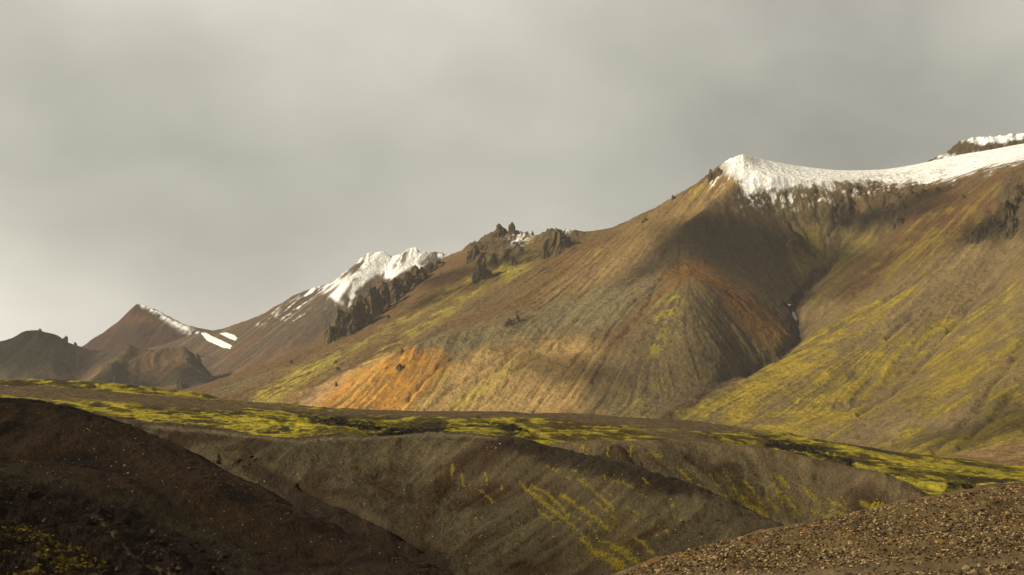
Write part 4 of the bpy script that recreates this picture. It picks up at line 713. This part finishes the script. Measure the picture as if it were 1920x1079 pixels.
def scatter(name, f, n, pts, size, cols, shapes, Fc, mat, seed, weights=None, prob=None, sink=0.2, yr=None, spow=2.0):
    r = np.random.default_rng(seed); a = np.array(pts, float); xs = []; ys = []; tot = 0
    u0 = max(f.u0, ray(a[:, 0].min(), 800)[0] - .01); u1 = min(f.u1, ray(a[:, 0].max(), 800)[0] + .01); y0, y1 = yr or (f.y0, f.y1)
    for it in range(60):
        U = r.uniform(u0, u1, 60000); Y = np.sqrt(r.uniform(y0 * y0, y1 * y1, 60000)); X = U * Y; Z = f.hf(X, Y); px, py = proj(X, Y, Z); ok = in_poly(px, py, pts)
        if prob is not None: ok &= r.random(len(U)) < prob(X, Y, px, py)
        xs.append(X[ok]); ys.append(Y[ok]); tot += ok.sum()
        if tot >= n: break
    X = np.concatenate(xs)[:n]; Y = np.concatenate(ys)[:n]; Z = f.hf(X, Y); n = len(X)
    s = size[0] + (size[1] - size[0]) * r.random(n) ** spow; ang = r.uniform(0, 2 * math.pi, n); k = r.integers(0, len(shapes), n); S = np.stack(shapes)[k] * s[:, None, None]
    ca, sa = np.cos(ang)[:, None], np.sin(ang)[:, None]; tl = r.uniform(-.4, .4, n)[:, None]
    x = S[..., 0] * ca - S[..., 1] * sa; y = S[..., 0] * sa + S[..., 1] * ca; z = S[..., 2] + tl * x
    V = np.stack([x + X[:, None], y + Y[:, None], z + (Z - sink * s)[:, None] + s[:, None] * 0.25], -1); nv = V.shape[1]
    cc = np.array(cols); w = np.array(weights, float) if weights else np.ones(len(cc)); ci = r.choice(len(cc), n, p=w / w.sum()); C = cc[ci] * r.uniform(.75, 1.25, n)[:, None]
    Fa = (Fc[None] + (np.arange(n) * nv)[:, None, None]).reshape(-1, 3)
    o = mesh_obj(name, V.reshape(-1, 3), Fa, mat, np.repeat(C[:, None], nv, 1), smooth=False); o['kind'] = 'stuff'; print(name, n, round(time.time() - T0, 1)); return o
SC = [A((112, 95, 74)), A((92, 76, 58)), A((58, 46, 34)), A((172, 150, 120)), A((136, 110, 82)), A((200, 184, 156))]
scatter('gravel', GB, 52000, [(1100, 1100), (1300, 1028), (1700, 940), (1960, 900), (1960, 1110), (1100, 1110)], (0.014, 0.08), SC, SHAPES1, ICO1[1], mat_st, 1, [5, 5, 5, 3, 1, .3], prob=lambda X, Y, px, py: np.clip(1.0 - 0.93 * np.maximum(stroke(px, py, track, 11), stroke(px, py, track2, 7)), 0, 1) * (0.35 + 0.65 * sstep(-.4, .5, fbm(X / 1.4, Y / 1.8, 4, 3))))
scatter('scree', D1, 12000, [(-60, 740), (300, 800), (900, 1090), (-60, 1100)], (0.02, 0.09), [A((50, 38, 28)), A((84, 68, 52)), A((140, 118, 96)), A((190, 168, 142))], SHAPES1, ICO1[1], mat_st, 2, [5, 4, 1.2, .25], spow=3)
scatter('scree', D2, 20000, [(240, 790), (900, 805), (1560, 1040), (1400, 1090), (300, 1090)], (0.04, 0.15), [A((46, 36, 28)), A((88, 72, 56)), A((150, 130, 106)), A((196, 176, 150))], SHAPES1, ICO1[1], mat_st, 3, [5, 4, 1, .25], spow=3)
scatter('scree', D3, 9000, [(1040, 820), (1760, 920), (1760, 960), (1400, 1010), (1050, 850)], (0.06, 0.2), [A((52, 42, 32)), A((96, 80, 62)), A((150, 130, 106))], SHAPES1, ICO1[1], mat_st, 4, [5, 4, 1], spow=3)
moss_p = lambda X, Y, px, py: (1 - mr_mask(X, Y, px, py)[0]) * sstep(-0.5, 0.5, fbm(X / 9, Y / 14, 4, 51))
mat_moss = plain_mat('moss', A((120, 108, 30)), scale=3.0, amp=0.5, bump=0.6, bdist=0.1)
mat_tuft = ground_mat('moss cushions', (6.0, 20.0), amp=0.25, bump=0.6, bdist=0.1)
scatter('moss_cushions', MR, 7000, [(-60, 700), (500, 740), (1000, 760), (1960, 860), (1960, 945), (1700, 940), (1000, 850), (-60, 800)], (0.15, 0.6), [A((132, 122, 30)), A((84, 74, 24)), A((176, 164, 48)), A((48, 38, 20))], SHAPES1, ICO1[1], mat_tuft, 5, [4, 4, 2, 2], prob=moss_p, yr=(370, 960), sink=0.45)
def strokes_p(f, key):
    ms = MOSS[key][2]
    def p(X, Y, px, py):
        nc, nr, yl = f.fn; k = bilin(ms, (X / Y - f.u0) / (f.u1 - f.u0) * (nc - 1), (Y - f.y0) / (f.y1 - f.y0) * (nr - 1))
        return sstep(0.3, 1.1, k + 0.5 * fbm(X / 0.8, Y / 1.2, 3, 55)) * (k > 0.1) + 0.02 * (fbm(X / 4, Y / 4, 3, 57) > 0.2)
    return p
TC = [A((176, 158, 42)), A((140, 126, 36)), A((200, 182, 60)), A((84, 76, 28))]
scatter('moss_tufts', D2, 9000, [(640, 820), (960, 830), (1300, 920), (1300, 1079), (900, 1079)], (0.035, 0.11), TC, SHAPES1, ICO1[1], mat_tuft, 16, [4, 4, 2, 2], prob=strokes_p(D2, 'd2'), yr=(165, 245), sink=.5)
scatter('moss_tufts', D3, 7500, [(1060, 820), (1760, 900), (1700, 1000), (1100, 1000)], (0.05, 0.16), TC, SHAPES1, ICO1[1], mat_tuft, 17, [4, 4, 2, 2], prob=strokes_p(D3, 'd3'), yr=(250, 350), sink=.5)
# individually readable stones
def stone_meshes(name, seeds, mat, base, cols):
    out = []
    for i, sd_ in enumerate(seeds):
        c = np.array(cols[i % len(cols)]); V = stone_shape(sd_, base, 0.5, 0.75); o = mesh_obj(name, V, base[1], mat, np.broadcast_to(c, V.shape), smooth=False); me = o.data; bpy.data.objects.remove(o); out.append(me)
    return out
def lay(name, meshes, f, spots, label, cat, group, seed, sink=.15):
    r = random.Random(seed)
    for px, py, sp_ in spots:
        p = f.hit(px, py); s = sp_ * p[1] / F / 2; o = bpy.data.objects.new(name, r.choice(meshes)); COL.objects.link(o)
        o.location = (p[0], p[1], p[2] + s * (0.35 - sink)); o.scale = (s, s, s); o.rotation_euler = (r.uniform(-.3, .3), r.uniform(-.3, .3), r.uniform(0, 6.28)); tag(o, label(px, py, sp_) if callable(label) else label, cat, group)
pale = stone_meshes('stone', range(60, 66), mat_st, ICO2, [A((214, 196, 172)), A((190, 160, 134))])
dark = stone_meshes('stone', range(70, 78), mat_st, ICO3, [A((70, 58, 48)), A((52, 42, 34)), A((96, 84, 72))])
tan = stone_meshes('stone', range(80, 88), mat_st, ICO3, [A((150, 130, 100)), A((176, 150, 122)), A((112, 94, 74)), A((138, 126, 106))])
lay('stone', pale, D1, [(164, 805, 3), (171, 800, 3), (195, 800, 3), (198, 796, 2.5), (176, 842, 4), (209, 875, 4), (233, 874, 5), (240, 888, 5), (218, 867, 3.5), (256, 891, 3), (248, 922, 4), (233, 844, 3), (254, 823, 3), (355, 878, 4), (41, 865, 3), (48, 867, 3), (76, 876, 3), (100, 884, 3), (89, 888, 3), (269, 852, 3), (405, 890, 3), (437, 911, 3), (470, 917, 3), (540, 963, 3), (600, 1007, 3), (712, 1038, 3), (480, 1020, 4), (535, 1029, 3), (584, 1017, 3), (383, 996, 3), (355, 941, 3), (276, 1020, 3), (292, 1015, 3), (183, 813, 2.5), (148, 862, 3), (122, 862, 2.5), (305, 903, 3), (330, 915, 3), (420, 960, 3), (455, 985, 3), (510, 985, 3)],
    lambda x, y, s: ('pale stone ' if s < 4 else 'larger pale stone ') + ('in the loose cluster just under the crest of the dark near hill' if y < 830 else 'on the left half of the dark near hillside' if x < 280 else 'on the right half of the dark near hillside'), 'stone', 'pale stones on the dark near hill', 5)
lay('stone', pale, D2, [(496, 904, 5), (622, 824, 4), (535, 842, 3), (1085, 874, 3), (1152, 892, 3.5), (1167, 891, 3), (1150, 940, 3), (893, 972, 3.5), (874, 955, 3), (900, 1008, 3), (913, 840, 3), (938, 833, 3), (930, 841, 3), (683, 946, 3), (782, 989, 3), (713, 1038, 3), (1209, 970, 3), (1000, 912, 3), (814, 860, 3), (640, 868, 3), (559, 890, 3), (1267, 994, 3), (1316, 1008, 3)],
    lambda x, y, s: 'pale stone on the brown hill ' + ('near its rounded top edge' if y < 850 else 'right of the yellow moss streaks' if x > 1060 else 'on its bare left and middle face'), 'stone', 'pale stones on the brown hill', 6)
lay('boulder', dark, D2, [(437, 870, 10), (448, 866, 12), (456, 876, 8), (472, 858, 10), (480, 862, 7), (466, 872, 6), (1280, 980, 7), (1346, 977, 8), (1235, 966, 6), (721, 858, 5), (860, 943, 6), (891, 966, 6), (1040, 915, 5), (840, 951, 5), (1315, 1002, 7), (950, 953, 6)], lambda x, y, s: 'dark boulder ' + ('in the cluster in the hollow behind the near hill' if x < 490 else 'low on the right flank of the brown hill' if x > 1200 else 'alone on the middle face of the brown hill, %s' % {721: 'leftmost of its kind', 840: 'second from the left', 860: 'third from the left', 891: 'fourth from the left', 950: 'second from the right', 1040: 'rightmost of its kind'}[x]), 'boulder', 'dark boulders on the brown hill', 7)
rr = random.Random(9); spots = []
for i in range(95):
    t = rr.random(); x = rr.uniform(-5, 420); y = 905 + 0.33 * x + rr.random() ** 1.3 * (1079 - 905 - 0.33 * x) + rr.uniform(-8, 8)
    spots.append((x, min(y, 1085), rr.choice([7, 8, 9, 11, 13, 16])))
lay('boulder', dark, D1, spots, lambda x, y, s: ('large ' if s >= 13 else 'middling ' if s >= 9 else 'small ') + 'dark basalt block strewn on the rough slope ' + ('in the bottom left corner' if x < 140 else 'left of the pale rock streak' if x < 230 else 'right of the pale rock streak'), 'boulder', 'basalt blocks on the lower left slope', 8)
scatter('moss_tufts', D1, 420, [(0, 990), (20, 975), (100, 1000), (150, 1020), (210, 1060), (230, 1090), (0, 1090)], (0.05, 0.17), [A((150, 134, 26)), A((110, 98, 24)), A((60, 52, 20))], SHAPES2, ICO2[1], mat_tuft, 15, prob=lambda X, Y, px, py: sstep(0, .4, fbm(X / 1.2, Y / 1.6, 4, 33)), sink=.3)
spots = []
for i in range(110):
    x = rr.uniform(1250, 1925); top = 1030 - (x - 1300) * 0.19 + 14; y = rr.uniform(top, min(1060, top + 110)); spots.append((x, y, rr.choice([6, 7, 8, 9, 11])))
lay('stone', tan, GB, spots, lambda x, y, s: ('big ' if s >= 9 else 'middling ') + 'loose stone on the gravel bank, ' + ('in its left third' if x < 1475 else 'in its middle' if x < 1700 else 'in its right third'), 'stone', 'larger stones on the gravel bank', 10)
lay('boulder', tan, GB, [(1812, 1068, 22), (1838, 1064, 18), (1868, 1062, 16), (1826, 1076, 20), (1856, 1072, 18), (1800, 1076, 14), (1885, 1066, 14)], lambda x, y, s: 'rounded stone heaped between the wheel tracks, ' + {1812: 'the biggest, left of the middle', 1838: 'second of the upper row', 1868: 'third of the upper row', 1826: 'cut by the bottom edge, middle one', 1856: 'cut by the bottom edge, right one', 1800: 'leftmost, at the bottom edge', 1885: 'rightmost of all'}[x], 'boulder', 'stones heaped between the wheel tracks', 11)
# clump of mossy rock where the green slope meets the gravel bank
crag(1800, 932, 64, 26, 'mound of dark mossy rock where green slope meets gravel bank', 601, 5, field=MR, name='rock_mound', cat='rock mound', mat=plain_mat('mossy rock', A((96, 88, 34)), scale=0.9, amp=0.6, bump=0.9, bdist=0.4), sharp=1.6)
crag(1646, 950, 26, 16, 'small mossy knob at the right foot of the grey hill', 602, 3, field=D3, name='rock_mound', cat='rock mound', mat=plain_mat('mossy knob', A((150, 134, 36)), scale=1.5, amp=0.6, bump=0.9, bdist=0.3), sharp=1.6)
# river glimpsed on the plain
mw, ntw, bw = mat_new('river water', 0.12); bw.inputs['Base Color'].default_value = (0.12, 0.12, 0.11, 1); bw.inputs['Specular IOR Level'].default_value = 0.5
def strip(name, pts, wid, z, mat, col=None):
    L_, R_ = [], []
    for (x, y) in pts:
        a, b = ray(x, y); Yc = z / b; L_.append((a * Yc, Yc - wid, z)); R_.append((a * Yc, Yc + wid, z))
    V = np.array(L_ + R_); n = len(pts); Fq = np.array([[i, i + 1, n + i + 1, n + i] for i in range(n - 1)])
    o = mesh_obj(name, V, Fq, mat, np.broadcast_to(col if col is not None else A((120, 120, 110)), V.shape)); o['kind'] = 'structure'; return o
strip('river_bank', [(1700, 884), (1800, 883.5), (1860, 883), (1940, 883), (2100, 882)], 34, -52.4, mat_moor, A((190, 170, 60)))
strip('river', [(1700, 887), (1800, 886.5), (1860, 886.5), (1940, 886.5), (2100, 886)], 14, -52.3, mw)
# floor of the hollow between the near hills, seen only from a step to the side
_x, _y = np.meshgrid(np.linspace(-330, 420, 220), np.linspace(15, 400, 130)); _z = -31 + 1.5 * fbm(_x / 25, _y / 25, 5, 151)
_o = mesh_obj('valley_floor', np.stack([_x, _y, _z], -1).reshape(-1, 3), grid_faces(130, 220), mat_dune, np.broadcast_to(A((92, 80, 62)), _x.shape + (3,)) * (1 + 0.25 * fbm(_x / 8, _y / 8, 4, 152))[..., None]); _o['kind'] = 'structure'
# ================================================================== CLOUDS OUTSIDE THE VIEW, between the sun and the ground
def cloud(tx, ty, tz, rx, ry, seed, n=22, thin=0, alt=1750):
    """one heap of cloud whose shadow falls at tx, ty; it floats on the line to the sun"""
    t = (alt - tz) / sun_dir[2]; c = np.array([tx, ty, tz]) + sun_dir * t; r = np.random.default_rng(seed); Vs = []; Fs = []; off = 0; V0, F0 = ICO2
    for i in range(n):
        a = r.uniform(0, 6.28); q = math.sqrt(r.random()) * 0.8; s = r.uniform(.28, .45) * (1.15 - q * .5)
        W = V0 * np.array([rx * s, ry * s, min(rx, ry) * .22 * (1.2 - q)]) * (1 + .25 * fbm(V0[:, 0] * 2 + i, V0[:, 1] * 2 + V0[:, 2], 3, seed + i))[:, None] + np.array([math.cos(a) * q * rx, math.sin(a) * q * ry, r.uniform(-.05, .1) * min(rx, ry)])
        Vs.append(W); Fs.append(F0 + off); off += len(W)
    o = mesh_obj('cloud', np.concatenate(Vs), np.concatenate(Fs), mat_thin if thin else mat_cloud); o.location = tuple(c); o['kind'] = 'stuff'; return o
mat_cloud, ntc, bc = mat_new('cloud vapour', 1.0); bc.inputs['Base Color'].default_value = (0.8, 0.8, 0.8, 1); bc.inputs['Alpha'].default_value = 0.33
mat_thin = mat_cloud.copy(); mat_thin.node_tree.nodes['Principled BSDF'].inputs['Alpha'].default_value = 0.12
scene.cycles.transparent_max_bounces = 40
CLOUDS = [(-60, 3180, 220, 250, 150, 7, 8), (-520, 3380, 120, 200, 150, 8, 6), (800, 2450, 250, 170, 190, 9, 7), (480, 1720, 0, 130, 150, 10, 5), (-78, 118, -8, 75, 85, 1, 13), (430, 2790, 260, 185, 270, 2, 26, 1), (130, 2400, 20, 90, 160, 3, 6), (-1480, 4750, 120, 420, 600, 4, 8), (720, 2850, 330, 190, 110, 5, 9), (-1000, 4250, 50, 330, 240, 6, 6)]
for c in CLOUDS: cloud(*c)
# ================================================================== AIR
HAZE = 2.8e-5
if HAZE > 0:
    import bmesh
    bm = bmesh.new(); bmesh.ops.create_cube(bm, size=1.0); me = bpy.data.meshes.new('haze'); bm.to_mesh(me); bm.free()
    hz = bpy.data.objects.new('haze', me); COL.objects.link(hz); x0, x1, y0, y1, z0, z1 = -4600, 4600, -400, 7400, -61.5, 760
    hz.location = ((x0 + x1) / 2, (y0 + y1) / 2, (z0 + z1) / 2); hz.scale = (x1 - x0, y1 - y0, z1 - z0); hz['kind'] = 'stuff'
    mh = bpy.data.materials.new('thin air'); mh.use_nodes = True; nh = mh.node_tree; nh.nodes.clear(); oh = nh.nodes.new('ShaderNodeOutputMaterial'); pv = nh.nodes.new('ShaderNodeVolumePrincipled')
    pv.inputs['Color'].default_value = (0.88, 0.86, 0.83, 1); pv.inputs['Density'].default_value = HAZE; nh.links.new(pv.outputs[0], oh.inputs['Volume']); me.materials.append(mh)
print('script time', round(time.time() - T0, 1))
